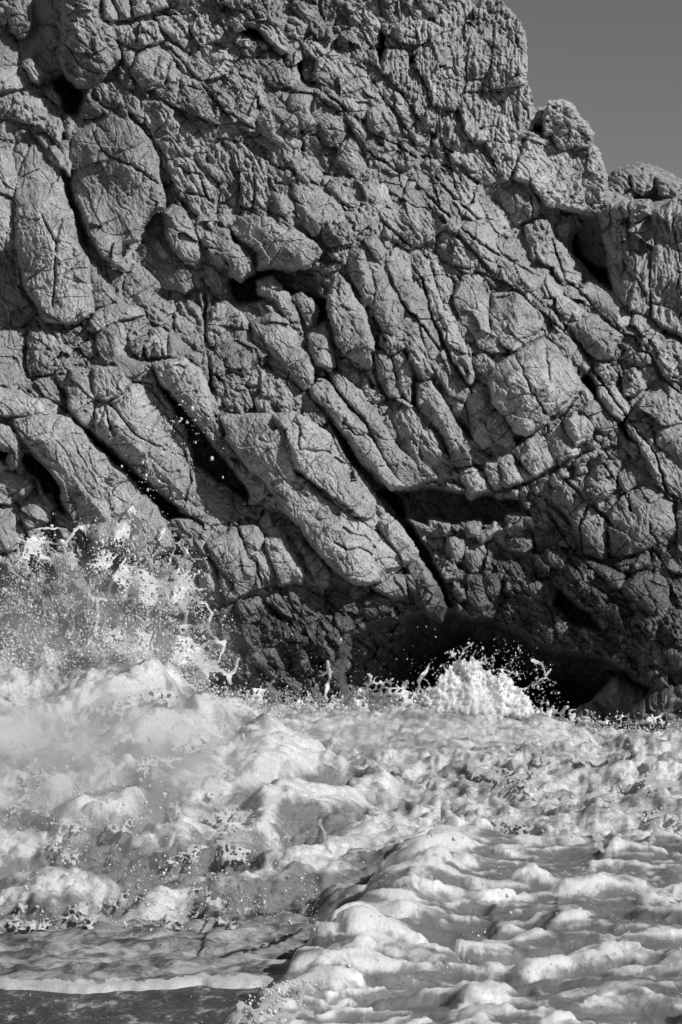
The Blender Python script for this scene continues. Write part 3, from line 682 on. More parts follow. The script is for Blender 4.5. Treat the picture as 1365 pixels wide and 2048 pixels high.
blk([(1190, 1200), (1225, 1185), (1260, 1215), (1290, 1260), (1250, 1270), (1210, 1240)], .22, t='k', tone=2)
blk([(990, 1240), (1040, 1245), (1110, 1270), (1190, 1290), (1200, 1310), (1120, 1300), (1050, 1270)], .20, t='r', tone=2)


# ------------------------------------------------------------------ relief of one piece of rock (metres, towards the sea)
def detail(U, V, t, ang, seed, amt=1.0):
    s = 0.0042
    th = math.radians(ang)
    a = (U * math.cos(th) + V * math.sin(th)) + seed * 131.7
    b = (-U * math.sin(th) + V * math.cos(th)) + seed * 71.3
    wa = a + 10 * pn(a / 40, b / 40, 3); wb = b + 10 * pn(a / 40, b / 40, 8)
    R = 0.050 * fbm(a / 110, b / 60, 2, 1)
    # plane facets left where pieces broke off
    for lam, k, sd in ((62, .50, 1), (26, .30, 2)):
        f1, f2, cid, ox, oy = worley(wa / (lam * 1.5), wb / lam, sd)
        tx = ((cid * 7 % 41) / 20.0 - 1) * k; ty = ((cid * 13 % 37) / 18.0 - 1) * k
        R = R + (tx * ox * 1.2 + ty * oy) * lam * s * (0.75 if t == 's' else .35 if t == 'f' else 1.0) * (0.6 if sd == 2 else 1)
    # hairline joints
    m = smooth(-.1, .25, pn(a / 120, b / 120, 21))
    c1 = pn(wa / 95, wb / 34, 31); c2 = pn(wa / 38, wb / 80, 33)
    R = R - 0.042 * m * np.exp(-(c1 / .028) ** 2) - 0.036 * (1 - m) * np.exp(-(c2 / .028) ** 2)
    c3 = pn(wa / 34, wb / 13, 35)
    R = R - 0.016 * np.clip(1 - np.abs(c3) / .07, 0, 1) * smooth(-.2, .2, pn(a / 60, b / 60, 23))
    # grain
    R = R + 0.020 * fbm(wa / 26, wb / 17, 3, 51) + 0.013 * fbm(wa / 10, wb / 6, 3, 55, 0.62)
    if t == 'r':
        R = R + 0.034 * fbm(wa / 52, wb / 14, 4, 61, 0.55) - 0.030 * np.abs(pn(wa / 44, wb / 9, 64))
    elif t == 'f':
        uu = U + 5 * pn(U / 30, V / 50, 70); rid = np.abs(pn(uu / 11, V / 70, 71)) + .6 * np.abs(pn(uu / 6, V / 34, 72))
        R = R + 0.085 * (rid - .3) + 0.026 * fbm(U / 12, V / 20, 3, 74, 0.6)
    elif t == 'k':
        f1, f2, cid, ox, oy = worley(wa / 20, wb / 17, 5)
        R = R + 0.055 * (0.5 - f1) * smooth(0, .25, f2 - f1)
        f1, f2, cid, ox, oy = worley(wa / 9, wb / 9, 6)
        R = R + 0.024 * (0.5 - f1)
        R = R + 0.02 * fbm(wa / 12, wb / 9, 3, 77, 0.6)
    # ragged break lines that follow the bedding
    rg1 = 1 - np.abs(pn(wa / 46, wb / 13, 91)) * 2.2; rg2 = 1 - np.abs(pn(wa / 20, wb / 7, 92)) * 2.2
    R = R + (.012 if t == 's' else .034) * np.clip(rg1, -.4, 1) * smooth(-.35, .25, pn(a / 70, b / 50, 93)) + (.008 if t == 's' else .015) * np.clip(rg2, -.4, 1)
    # solution pits
    f1, f2, cid, ox, oy = worley(U / 21 + seed * 3.1, V / 18, 9)
    pit = ((cid % 7) < (3 if t in 'kf' else 1)) * smooth(.30, .12, f1)
    R = R - 0.030 * pit
    return R * (amt * .68 if t == 's' else amt)


STEP = 2.0
PX = 0.0042
_cid = [0]


def piece(name, d_fun, bounds, Yfun, p, parent, step=STEP, reach=9, lim=None):
    u0, u1, v0, v1 = bounds
    us = np.arange(math.floor(u0 / step) * step, u1 + step, step, dtype=np.float32)
    vs_ = np.arange(math.floor(v0 / step) * step, v1 + step, step, dtype=np.float32)
    U, V = np.meshgrid(us, vs_)
    seed = _cid[0] = _cid[0] + 1
    wu = 3.2 * fbm(U / 16, V / 16, 3, 11 + seed * .37, .6); wv = 3.2 * fbm(U / 16, V / 16, 3, 12 + seed * .37, .6)
    d = d_fun(U + wu, V + wv)
    mask = d > -reach
    if mask.sum() < 12: return None
    ins = d > 0
    if ins.sum() < 4: return None
    uc, vc = U[ins].mean(), V[ins].mean()
    dmax = max(d.max(), 4.0)
    r = min(p['r'] * .36, dmax * 0.9); hs = 1.1
    R = p['h'] * (hs - .2 * upper(U, V)) + (hfield(U, V) + .06 * upper(U, V) if p.get('rel') else 0) - p['gx'] * (U - uc) * PX + p['gv'] * (V - vc) * PX
    if p['gx'] > -.2: R = R + .13 * PX * ((vc - V) * -.72 + (uc - U) * .69)      # shingled: each piece overhangs its lower left neighbour
    q = np.clip(d / (dmax * 0.9), 0, 1)
    R = R + p['dome'] * .22 * (1 - (1 - q) ** 2)
    # angular body: broken planes that fall away on both flanks and at the ends of the long axis
    du, dv = U - uc, V - vc
    cxx, cyy, cxy = (du[ins] ** 2).mean(), (dv[ins] ** 2).mean(), (du[ins] * dv[ins]).mean()
    an = .5 * math.atan2(2 * cxy, cxx - cyy)
    wa = du + 9 * pn(U / 34, V / 34, seed + 3); wb = dv + 9 * pn(U / 34, V / 34, seed + 4)
    A = wa * math.cos(an) + wb * math.sin(an); Bq = -wa * math.sin(an) + wb * math.cos(an)
    la, lb = 1.75 * math.sqrt(A[ins].var()) + 1, 1.75 * math.sqrt(Bq[ins].var()) + 1
    rg = random.Random(seed * 17)
    drop = np.zeros_like(R)
    for sg, X_, L_, lo, hi in ((1, Bq, lb, .05, .6), (-1, Bq, lb, .05, .6), (1, A, la, .35, .85), (-1, A, la, .35, .85)):
        drop = np.maximum(drop, rg.uniform(.35, 1.05) * (sg * X_ + .25 * rg.uniform(-1, 1) * (A if X_ is Bq else Bq) - rg.uniform(lo, hi) * L_) * PX)
    R = R - drop * p.get('soft', .55 if p['t'] in 'kf' else .9)
    e = np.clip(1 - d / r, 0, 1)
    es = np.clip(p.get('em', .7) + 1.3 * pn(U / 46, V / 46, 19 + seed * .61), p.get('fuse', .3), 1.3)     # some joints are open, others nearly healed
    R = R - es * r * PX * 0.95 * (1 - np.sqrt(np.maximum(1 - e * e, 0)))
    R = R - np.where(d < 0, -d * PX * (1.2 + 6 * es), 0)
    for c in p['cracks']:
        cd = line_dist(U + wu, V + wv, c)
        R = R - 0.055 * np.exp(-(cd / 1.9) ** 2) - .015 * np.exp(-(cd / 5.0) ** 2)
    for c, cdep, cw in JOINTS:
        cp = np.array(c)
        if cp[:, 0].max() < u0 - 12 or cp[:, 0].min() > u1 + 12 or cp[:, 1].max() < v0 - 12 or cp[:, 1].min() > v1 + 12: continue
        cd = line_dist(U + wu, V + wv, c)
        R = R - cdep * np.exp(-(cd / cw) ** 2) - .012 * np.exp(-(cd / (cw * 2)) ** 2)
    R = R + detail(U, V, p['t'], p['ang'] + 6 * math.sin(seed), seed)
    Y = Yfun(U, V) - R
    used, quads = grid_faces(mask)
    if len(quads) < 4: return None
    co = unproject(U[used], V[used], Y[used])
    o = mesh_obj(name, co, quads, mat=ROCK[p['tone']], parent=parent, smooth_shade=False)
    if p.get('label'): o['label'] = p['label']
    return o


_gs = 5.0
_gu = np.arange(-280, 1660, _gs, dtype=np.float32); _gv = np.arange(-260, 1580, _gs, dtype=np.float32)
_GU, _GV = np.meshgrid(_gu, _gv)


def field(A):
    def f(U, V):
        x = np.clip((U - _gu[0]) / _gs, 0, len(_gu) - 1.001); y = np.clip((V - _gv[0]) / _gs, 0, len(_gv) - 1.001)
        i = y.astype(np.int32); j = x.astype(np.int32); fx = x - j; fy = y - i
        return (A[i, j] * (1 - fx) + A[i, j + 1] * fx) * (1 - fy) + (A[i + 1, j] * (1 - fx) + A[i + 1, j + 1] * fx) * fy
    return f


def idw(pts, U, V, pw=1.6, soft=.25):
    num = 0; den = 0
    for cu, cv, cy in pts:
        w = 1.0 / (((U - cu) ** 2 + (V - cv) ** 2) / 1e4 + soft) ** pw
        num = num + w * cy; den = den + w
    return num / den


_plain = idw(CTRL, _GU, _GV)
cliff_plain = field(_plain)
base_depth = field(hollows(_plain, _GU, _GV))
hfield = field(idw([(np.mean([q[0] for q in p['pts']]), np.mean([q[1] for q in p['pts']]), p['h']) for p in B], _GU, _GV, 2.0, .08))

def upper(U, V):
    return smooth(340, 430, U) * smooth(1040, 960, U) * smooth(520, 420, V)


# base sheet of the cliff, behind and between the pieces
us = np.arange(-250, 1621, 4.4, dtype=np.float32); vs_ = np.arange(-210, 1500, 4.4, dtype=np.float32)
U, V = np.meshgrid(us, vs_)
ds = poly_sdf(U + 6 * fbm(U / 18, V / 18, 3, 81), V + 6 * fbm(U / 18, V / 18, 3, 82), SKYLINE)
Yb = base_depth(U, V)
f1, f2, cid, ox, oy = worley((U * .57 + V * .82) / 62 + .4 * pn(U / 50, V / 50, 4), (-U * .82 + V * .57) / 34 + .4 * pn(U / 50, V / 50, 5), 3)
Rb = hfield(U, V) - 0.11 + .05 * upper(U, V) + .08 * ((cid % 17) / 16.0 - .5) - .07 * np.exp(-((f2 - f1) / .07) ** 2)
Rb = Rb + detail(U, V, 'r', 55, 900, .8)
Yb = Yb - Rb + 1.6 * np.clip(1 - ds / 26, 0, 1) ** 2
used, quads = grid_faces(ds > -2)
cliff = mesh_obj('cliff', unproject(U[used], V[used], Yb[used]), quads, mat=ROCK[1], center=False, smooth_shade=False)
tag(cliff, 'steep fractured limestone sea cliff of diagonal slabs rising from the surf', 'cliff', kind='structure')

for p in B:
    P = np.array(p['pts'])
    pu, pv = P.mean(axis=0)
    if p['tone'] == 0 and not p['label'] and random.random() < .35: p['tone'] = 1
    if p['t'] == 'f' or (pv < 470 and 380 < pu < 1010): p['em'] = .45; p['fuse'] = .08; p['soft'] = .5 if p['t'] != 'f' else .2
    if p['t'] == 'f' and pu > 830: p['em'] = .16; p['fuse'] = 0.0
    piece('rock_slab' if (np.ptp(P[:, 1]) > 100 or np.ptp(P[:, 0]) > 120) else 'rock_block',
          lambda a, b, q=p['pts']: poly_sdf(a, b, q), (P[:, 0].min() - 12, P[:, 0].max() + 12, P[:, 1].min() - 12, P[:, 1].max() + 12),
          cliff_plain, p, cliff)

# smaller broken pieces that fill the gaps between the traced ones
us = np.arange(-60, 1430, 4.0, dtype=np.float32); vs_ = np.arange(-40, 1440, 4.0, dtype=np.float32)
U, V = np.meshgrid(us, vs_)
cov = np.zeros(U.shape, bool)
for p in B:
    P = np.array(p['pts'])
    b = (U > P[:, 0].min() - 4) & (U < P[:, 0].max() + 4) & (V > P[:, 1].min() - 4) & (V < P[:, 1].max() + 4)
    i, j = np.nonzero(b)
    if len(i) == 0: continue
    sl_ = (slice(i.min(), i.max() + 1), slice(j.min(), j.max() + 1))
    cov[sl_] |= poly_sdf(U[sl_], V[sl_], p['pts']) > -1
cov |= poly_sdf(U, V, SKYLINE) < 14
cov |= poly_sdf(U, V, CAVE) > -6


def cell_space(U, V):
    th = math.radians(52)
    return ((U * math.cos(th) + V * math.sin(th)) / 50 + .35 * pn(U / 45, V / 45, 14), (-U * math.sin(th) + V * math.cos(th)) / 30 + .35 * pn(U / 45, V / 45, 15))


a, b = cell_space(U, V)
f1, f2, cid, ox, oy = worley(a, b, 11)
ia, ib = np.round((a - ox) * 8).astype(int), np.round((b - oy) * 8).astype(int)
key = ia.astype(np.int64) * 100000 + ib
cells = []
for kx in np.unique(key):
    m = key == kx
    n = m.sum(); free = (m & ~cov).sum()
    inframe = (m & (U > -6) & (U < 1371) & (V > -6)).sum()
    if free > 9 and free > 0.25 * n and inframe > 6:
        cells.append((free, kx))
cells.sort(reverse=True)
print('fill cells', len(cells))
for free, kx in cells[:int(300 - 10)]:
    m = key == kx
    u0, u1, v0, v1 = U[m].min() - 8, U[m].max() + 8, V[m].min() - 8, V[m].max() + 8

    def dfun(x, y, kx=kx):
        a, b = cell_space(x, y)
        f1, f2, cid, ox, oy = worley(a, b, 11)
        k2 = np.round((a - ox) * 8).astype(np.int64) * 100000 + np.round((b - oy) * 8).astype(np.int64)
        dd = (f2 - f1) * 16.0
        return np.where(k2 == kx, dd, -dd)
    low = V[m].mean() > 1170
    piece('rock_fragment', dfun, (u0, u1, v0, v1), base_depth,
          dict(h=random.uniform(-.09, .03), rel=1, fuse=.05 if low else .25, em=.35 if low else .75, gx=random.uniform(-.3, .2), gv=random.uniform(-.1, .25), r=7, t=random.choice('rrrks'), dome=.03, cracks=(),
               tone=random.choice((0, 1, 1, 2)), ang=55), cliff, reach=6, step=2.5)

# outcrop behind the right-hand tower
OUT = [(1190, 480), (1213, 372), (1239, 349), (1259, 341), (1283, 337), (1310, 344), (1343, 361), (1365, 374), (1450, 392), (1460, 480)]


def out_depth(U, V):
    return 23.6 + 0.0 * U + .004 * (430 - V)


outc = bpy.data.objects.new('rock_outcrop', None); scene.collection.objects.link(outc)
tag(outc, 'small knobbly rock outcrop against the sky behind the right edge of the cliff', 'rock')
op = dict(h=.0, gx=0, gv=.1, r=26, t='k', dome=.25, cracks=(), tone=1, ang=40)
piece('rock_core', lambda a, b: poly_sdf(a, b, OUT), (1180, 1470, 325, 490), out_depth, op, outc, reach=14)
for pts in ([(1215, 378), (1240, 350), (1258, 345), (1262, 375), (1240, 392)], [(1262, 348), (1285, 342), (1308, 350), (1318, 372), (1290, 385), (1268, 376)], [(1312, 352), (1343, 365), (1372, 380), (1360, 402), (1325, 388)],
            [(1216, 392), (1240, 396), (1264, 382), (1270, 400), (1245, 412), (1218, 415)]):
    P = np.array(pts)
    piece('rock_block', lambda a, b, q=pts: poly_sdf(a, b, q), (P[:, 0].min() - 12, P[:, 0].max() + 12, P[:, 1].min() - 12, P[:, 1].max() + 12), out_depth,
          dict(h=.28, gx=0, gv=.1, r=12, t='k', dome=.1, cracks=(), tone=1, ang=40), outc)


# loose boulders at the mouth of the cave: rounded solids
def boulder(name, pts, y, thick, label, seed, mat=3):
    P = np.array(pts, np.float32)
    cu, cv = P.mean(axis=0)
    n_t, n_p = 110, 64
    th = np.linspace(0, 2 * np.pi, n_t, endpoint=False)
    ph = np.linspace(-np.pi / 2, np.pi / 2, n_p)
    T, Q = np.meshgrid(th, ph)
    # outline radius in every direction
    rad = np.zeros(n_t)
    for k, a in enumerate(th):
        dx, dy = math.cos(a), math.sin(a); best = 1
        for i in range(len(P)):
            x1, y1 = P[i] - (cu, cv); x2, y2 = P[(i + 1) % len(P)] - (cu, cv)
            den = dx * (y2 - y1) - dy * (x2 - x1)
            if abs(den) < 1e-9: continue
            t = (x1 * (y2 - y1) - y1 * (x2 - x1)) / den
            s_ = (x1 * dy - y1 * dx) / den
            if t > 0 and -1e-6 <= s_ <= 1 + 1e-6: best = max(best, t)
        rad[k] = best
    cr = np.cos(Q) ** 0.6 * rad[None, :]
    du, dv = np.cos(T) * cr, np.sin(T) * cr
    dy = -np.sin(Q) * thick
    f1, f2, cc, ox, oy = worley(du / 45 + seed, dv / 45 + dy * 2, 3)
    nn = .05 * fbm(du / 30 + seed, dv / 30 + dy * 4, 4, seed) + .02 * fbm(du / 8, dv / 8 + dy * 20, 3, seed + 5, .6) + .22 * (((cc % 9) / 4 - 1) * ox + ((cc % 7) / 3 - 1) * oy) * .5
    yy = y + dy - nn
    co = unproject(cu + du, cv + dv, yy)
    ii, jj = np.meshgrid(np.arange(n_p - 1), np.arange(n_t), indexing='ij')
    j2 = (jj + 1) % n_t
    quads = np.stack([ii * n_t + jj, ii * n_t + j2, (ii + 1) * n_t + j2, (ii + 1) * n_t + jj], -1).reshape(-1, 4)
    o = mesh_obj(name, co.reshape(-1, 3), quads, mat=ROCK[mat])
    tag(o, label, 'boulder')
    return o


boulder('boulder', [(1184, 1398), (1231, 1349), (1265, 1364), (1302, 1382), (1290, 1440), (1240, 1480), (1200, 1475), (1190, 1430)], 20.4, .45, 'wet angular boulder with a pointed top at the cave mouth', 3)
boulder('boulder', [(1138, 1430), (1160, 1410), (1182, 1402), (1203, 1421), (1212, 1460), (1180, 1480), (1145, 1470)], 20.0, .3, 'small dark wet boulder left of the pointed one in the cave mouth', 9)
boulder('boulder', [(1240, 1445), (1255, 1420), (1303, 1380), (1365, 1358), (1440, 1370), (1450, 1500), (1260, 1500)], 19.7, .5, 'large dark wet boulder at the right edge above the foam', 15, 1)


# ------------------------------------------------------------------ water, foam and spray
def foam_material(name, white=0.74, thin=0.40, cover=0.5, scale=3.0, rough=0.45, fine=40.0, bump=0.5, stretch=(1, 1, 1), sss=0.0, speck=0.0, sscale=.05, attr=0.0):
    k = NT(name)
    geo = k.n('ShaderNodeNewGeometry')
    mp = k.n('ShaderNodeMapping'); mp.inputs['Scale'].default_value = stretch
    k.l(geo.outputs['Position'], mp.inputs['Vector'])
    pos = mp.outputs[0]
    n1 = k.noise(pos, scale, 7, 0.68, 0.8)
    mr = k.n('ShaderNodeMapRange', interpolation_type='SMOOTHSTEP')
    mr.inputs['From Min'].default_value = cover - .16; mr.inputs['From Max'].default_value = cover + .12
    if attr:      # foam thickness, plus the shade painted into wave hollows, carried by the mesh
        at = k.n('ShaderNodeAttribute', attribute_name='foam_thickness_shade')
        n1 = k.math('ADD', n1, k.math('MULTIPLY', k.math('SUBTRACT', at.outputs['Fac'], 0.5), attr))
    k.l(n1, mr.inputs['Value'])
    col = k.mix(mr.outputs['Result'], thin, white)
    nf = k.noise(pos, fine, 4, 0.7, 0.5)
    if speck:
        # bubbles and holes in the froth
        v = k.n('ShaderNodeTexVoronoi', feature='F1'); v.inputs['Scale'].default_value = fine * .55; k.l(pos, v.inputs['Vector'])
        hole = k.ramp(v.outputs['Distance'], [(.12, 1 - speck), (.34, 1.0)])
        col = k.math('MULTIPLY', col, hole)
        col = k.math('MULTIPLY', col, k.ramp(nf, [(.32, 1 - speck * .7), (.52, 1.0), (.7, 1 + speck * .3)]))
    comb = k.n('ShaderNodeCombineColor')
    for i in range(3): k.l(col, comb.inputs[i])
    p = k.n('ShaderNodeBsdfPrincipled')
    k.l(comb.outputs[0], p.inputs['Base Color'])
    p.inputs['Roughness'].default_value = rough
    p.inputs['Specular IOR Level'].default_value = 0.4
    if sss:
        p.subsurface_method = 'BURLEY'
        p.inputs['Subsurface Weight'].default_value = sss
        p.inputs['Subsurface Radius'].default_value = (1, 1, 1)
        p.inputs['Subsurface Scale'].default_value = sscale
    if bump:
        b = k.n('ShaderNodeBump'); b.inputs['Strength'].default_value = bump; b.inputs['Distance'].default_value = 0.012
        k.l(nf, b.inputs['Height'])
        k.l(b.outputs['Normal'], p.inputs['Normal'])
    o = k.n('ShaderNodeOutputMaterial'); k.l(p.outputs[0], o.inputs['Surface'])
    return k.m


FOAM_BACK = foam_material('foam_churned', .66, .22, .50, 3.6, fine=50, bump=.9, sss=.6, speck=.35, sscale=.05)
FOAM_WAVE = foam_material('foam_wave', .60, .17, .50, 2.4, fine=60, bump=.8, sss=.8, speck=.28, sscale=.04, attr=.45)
FOAM_FRONT = foam_material('foam_thick', .60, .16, .50, 7.0, fine=70, bump=.5, attr=.62, stretch=(1, .5, 1), sss=.9, speck=.2, sscale=.08)
FOAM_SWASH = foam_material('foam_swash', .44, .08, .525, 8.0, fine=70, bump=.4, stretch=(.8, 1, 1), speck=.3)
FOAM_LIP = foam_material('foam_lip', .60, .42, .42, 9.0, fine=120, bump=.4, speck=.3)
SPRAY = foam_material('spray_water', .66, .40, .47, 12.0, rough=.22, fine=60, bump=.3, sss=.6, sscale=.02)
FOAM_SPLASH = foam_material('foam_splash', .58, .42, .42, 3.0, fine=60, bump=.5, sss=.9, speck=.25, sscale=.05)
DROP = foam_material('spray_drops', .64, .5, .40, 9.0, rough=.15, fine=30, bump=.0)


def sand_material():
    k = NT('wet_sand')
    geo = k.n('ShaderNodeNewGeometry'); pos = geo.outputs['Position']
    mp = k.n('ShaderNodeMapping'); mp.inputs['Scale'].default_value = (1, .45, 1); k.l(pos, mp.inputs['Vector'])
    n1 = k.noise(mp.outputs[0], 14, 8, .7, .3); n2 = k.noise(mp.outputs[0], 60, 4, .6)
    c = k.ramp(n1, [(.35, .012), (.48, .03), (.56, .07), (.63, .34)])
    c = k.math('MULTIPLY', c, k.ramp(n2, [(.3, .55), (.7, 1.5)]))
    comb = k.n('ShaderNodeCombineColor')
    for i in range(3): k.l(c, comb.inputs[i])
    p = k.n('ShaderNodeBsdfPrincipled'); k.l(comb.outputs[0], p.inputs['Base Color']); p.inputs['Roughness'].default_value = .35
    b = k.n('ShaderNodeBump'); b.inputs['Strength'].default_value = .6; b.inputs['Distance'].default_value = .01
    k.l(n2, b.inputs['Height']); k.l(b.outputs['Normal'], p.inputs['Normal'])
    o = k.n('ShaderNodeOutputMaterial'); k.l(p.outputs[0], o.inputs['Surface'])
    return k.m


def plane_y(v, z=0.0):
    return (CAMZ - z) * F / (np.asarray(v, float) - CY)


def cur(pts):
    xs, ys = zip(*pts)
    return lambda u: np.interp(u, xs, ys)


# sea and beach sheets
W = 3000.0
sea = mesh_obj('sea', [(-W, 9.4, -.06), (W, 9.4, -.06), (W, 2 * W, -.06), (-W, 2 * W, -.06)], [(0, 1, 2, 3)], mat=foam_material('sea_foam_streaks', .40, .12, .52, 2.0, rough=.2, fine=30, bump=.5), center=False)
tag(sea, kind='structure')
us = np.arange(-9, 9.01, .06); ys = np.concatenate([np.arange(-2, 7.5, .25), np.arange(7.5, 11, .07)])
X, Yg = np.meshgrid(us, ys)
Zg = -.012 + .010 * fbm(X * 2, Yg * 2, 3, 3) - .02 * smooth(9.4, 11, Yg)
used, quads = grid_faces(np.ones(X.shape, bool))
beach = mesh_obj('beach', np.stack([X, Yg, Zg], -1).reshape(-1, 3), quads, mat=sand_material(), center=False)
tag(beach, kind='structure')


def sheet(name, u0, u1, vtop, vbot, ytop, ybot, disp, mat, parent=None, step=2.4, ease=1.0, back=1.2, edge=None):
    """a body of moving water: from its far crest (top) to its near foot (bottom), with a back slope behind the crest"""
    us = np.arange(u0, u1 + step, step)
    n = int(max(np.max(vbot(us) - vtop(us)) / step, 8))
    t = np.linspace(0, 1, n)
    U, T = np.meshgrid(us, t)
    vt, vb = vtop(U), vbot(U)
    V = vt + (vb - vt) * T
    Y = ytop(U) + (ybot(U) - ytop(U)) * T ** ease
    Z = CAMZ - (V - CY) / F * Y
    X = (U - CX) / F * Y
    # length along the slope, for patterns that lie on the water
    S = np.cumsum(np.hypot(np.diff(Y[::-1], axis=0, prepend=Y[-1:]), np.diff(Z[::-1], axis=0, prepend=Z[-1:])), axis=0)[::-1] + 3.0
    d = disp(U, V, X, S, T)
    th = None
    if isinstance(d, tuple): d, th = d
    dz, dyc = 0.75, 0.55
    Zd = Z + d * dz; Yd = Y - d * dyc
    # back slope
    nb = 14
    bt = np.linspace(1, 0, nb, endpoint=False)[:, None]
    Yb = Yd[:1] + back * bt; Zb = Zd[:1] - (Zd[:1] + .08) * bt ** 1.5; Xb = np.repeat(X[:1], nb, 0) * (1 + 0 * bt)
    Xa, Ya, Za = np.concatenate([Xb, X]), np.concatenate([Yb, Yd]), np.concatenate([Zb, Zd])
    mask = np.ones(Xa.shape, bool)
    if edge is not None:
        mask[nb:] = edge(U, V); mask[:nb] = mask[nb]
    used, quads = grid_faces(mask)
    quads = quads[:, ::-1]
    if th is not None: th = np.concatenate([np.repeat(th[:1], nb, 0), th])[used]
    return mesh_obj(name, np.stack([Xa, Ya, Za], -1)[used], quads, mat=mat, parent=parent, thick=th)


def empty(name, loc=(0, 0, 0)):
    o = bpy.data.objects.new(name, None); scene.collection.objects.link(o); o.location = loc
    return o


def froth(X, S, seed, big=.16, lam=.5, fizz=.03):
    w = X + .30 * fbm(X / lam, S / lam, 2, seed + 1) * lam; q = S + .30 * fbm(X / lam, S / lam, 2, seed + 2) * lam
    d = big * (1.7 * np.abs(pn(w / lam, q / lam, seed)) + 1.0 * np.abs(pn(w / lam * 2.3, q / lam * 2.3, seed + 4)) + .5 * np.abs(pn(w / lam * 5.1, q / lam * 5.1, seed + 8)) - .75)
    f1, f2, c, ox, oy = worley(w / (lam * .26), q / (lam * .26), int(seed) % 7 + 1)
    d = d + big * .45 * (.4 - 1.3 * f1 * f1) * ((c % 4) < 2)
    act = smooth(-.15, .3, pn(w / lam * .8, q / lam * .8, seed + 12))
    return d + fizz * (.3 + act) * fbm(X / .07, S / .07, 3, seed + 9, .55)


surge = empty('backwash_surge')
tag(surge, 'churned white surge running along the foot of the cliff behind the waves', 'wave')
c1 = cur([(-150, 1400), (350, 1410), (450, 1412), (520, 1404), (600, 1412), (700, 1416), (780, 1406), (850, 1410), (950, 1430), (1100, 1452), (1180, 1462), (1280, 1462), (1365, 1464), (1500, 1468)])
sheet('surge_face', -150, 1640, c1, lambda u: 1530 + 0 * u, lambda u: 19.1 + 0 * u, lambda u: 15.0 + 0 * u,
      lambda U, V, X, S, T: froth(X, S, 11, .10, .36, .03), FOAM_BACK, surge, ease=.8)

roller = empty('rolling_wave')
tag(roller, 'low rounded foam roller in front of the cave splash', 'wave')
c2 = cur([(430, 1450), (500, 1436), (560, 1440), (640, 1438), (700, 1436), (780, 1420), (850, 1414), (890, 1410), (940, 1416), (1000, 1424), (1080, 1432), (1150, 1452), (1250, 1480)])
sheet('roller_face', 430, 1250, c2, lambda u: c2(u) + 115, lambda u: 16.9 + 0 * u, lambda u: 14.6 + 0 * u,
      lambda U, V, X, S, T: froth(X, S, 23, .05, .36, .020) - .3 * smooth(.75, 1, T) - .35 * np.clip((460 - U) / 60, 0, 1) - .35 * np.clip((U - 1170) / 80, 0, 1), FOAM_BACK, roller, ease=1.5)

wash = empty('churning_wash')
tag(wash, 'broad churning white water right of the middle between roller and foreground foam', 'wave')
c4 = cur([(560, 1520), (660, 1510), (760, 1500), (900, 1492), (1000, 1480), (1100, 1476), (1200, 1484), (1365, 1478), (1500, 1480)])
sheet('wash_face', 560, 1640, c4, lambda u: 1745 + 0 * u, lambda u: 15.2 + 0 * u, lambda u: 11.4 + 0 * u,
      lambda U, V, X, S, T: froth(X, S * .8, 31, .09, .34, .028) + .09 * fbm(X / .9, S / .5, 2, 36), FOAM_BACK, wash, ease=.9)

bw_ = empty('breaking_wave')
tag(bw_, 'large breaking wave bursting against the rock at the left with flying spray', 'wave')
c3 = cur([(-160, 1330), (0, 1335), (60, 1345), (120, 1325), (170, 1312), (230, 1308), (300, 1325), (345, 1345), (400, 1375), (440, 1395), (500, 1420), (560, 1450), (620, 1485), (700, 1530), (780, 1570), (900, 1620)])
b3 = cur([(-160, 1872), (400, 1870), (520, 1862), (600, 1850), (780, 1840), (900, 1840)])
def wave_disp(U, V, X, S, T):
    # billows that roll in diagonal bands, each hanging over a shaded trough
    ph = (V + .36 * U + 46 * fbm(U / 150, V / 120, 3, 46)) / 118.0
    roll = .5 - .5 * np.cos(2 * np.pi * ph)
    roll = roll ** .8
    d = froth(X, S, 41, .065, .34, .018) + .11 * roll * (.4 + .9 * smooth(-.3, .4, pn(U / 140, V / 90, 47))) + .10 * fbm(X / .8, S / .6, 2, 45, .4)
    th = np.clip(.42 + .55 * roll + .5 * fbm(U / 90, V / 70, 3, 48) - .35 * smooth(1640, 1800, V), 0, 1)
    for cu, cv_, ru, rv, dep in SHADE_HOLLOWS:      # recessed hollows, their foam also greyed to paint in shade
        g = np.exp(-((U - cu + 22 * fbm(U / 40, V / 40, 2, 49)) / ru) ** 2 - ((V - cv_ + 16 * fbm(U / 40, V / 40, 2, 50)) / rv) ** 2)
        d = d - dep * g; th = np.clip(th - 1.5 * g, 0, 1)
    return d * (1 - .8 * smooth(.9, 1, T)), th


SHADE_HOLLOWS = [(590, 1815, 95, 42, .12), (320, 1592, 55, 24, .10), (610, 1655, 60, 26, .05), (250, 1510, 90, 16, .08), (110, 1535, 60, 14, .07), (690, 1560, 60, 18, .1), (220, 1730, 150, 40, .05), (60, 1650, 80, 18, .06)]


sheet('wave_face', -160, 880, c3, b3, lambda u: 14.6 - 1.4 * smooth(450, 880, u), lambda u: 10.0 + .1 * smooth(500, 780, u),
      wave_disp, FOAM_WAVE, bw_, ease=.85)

bank = empty('foam_bank')
tag(bank, 'thick lumpy bank of white foam in the right foreground', 'foam')
c5 = cur([(430, 2110), (480, 2050), (520, 2000), (570, 1960), (610, 1930), (640, 1885), (690, 1845), (720, 1795), (760, 1752), (830, 1730), (900, 1712), (1000, 1700), (1100, 1702), (1200, 1694), (1365, 1700), (1500, 1705)])


def sp(n, e=.012):
    return .5 * (n + np.sqrt(n * n + e))


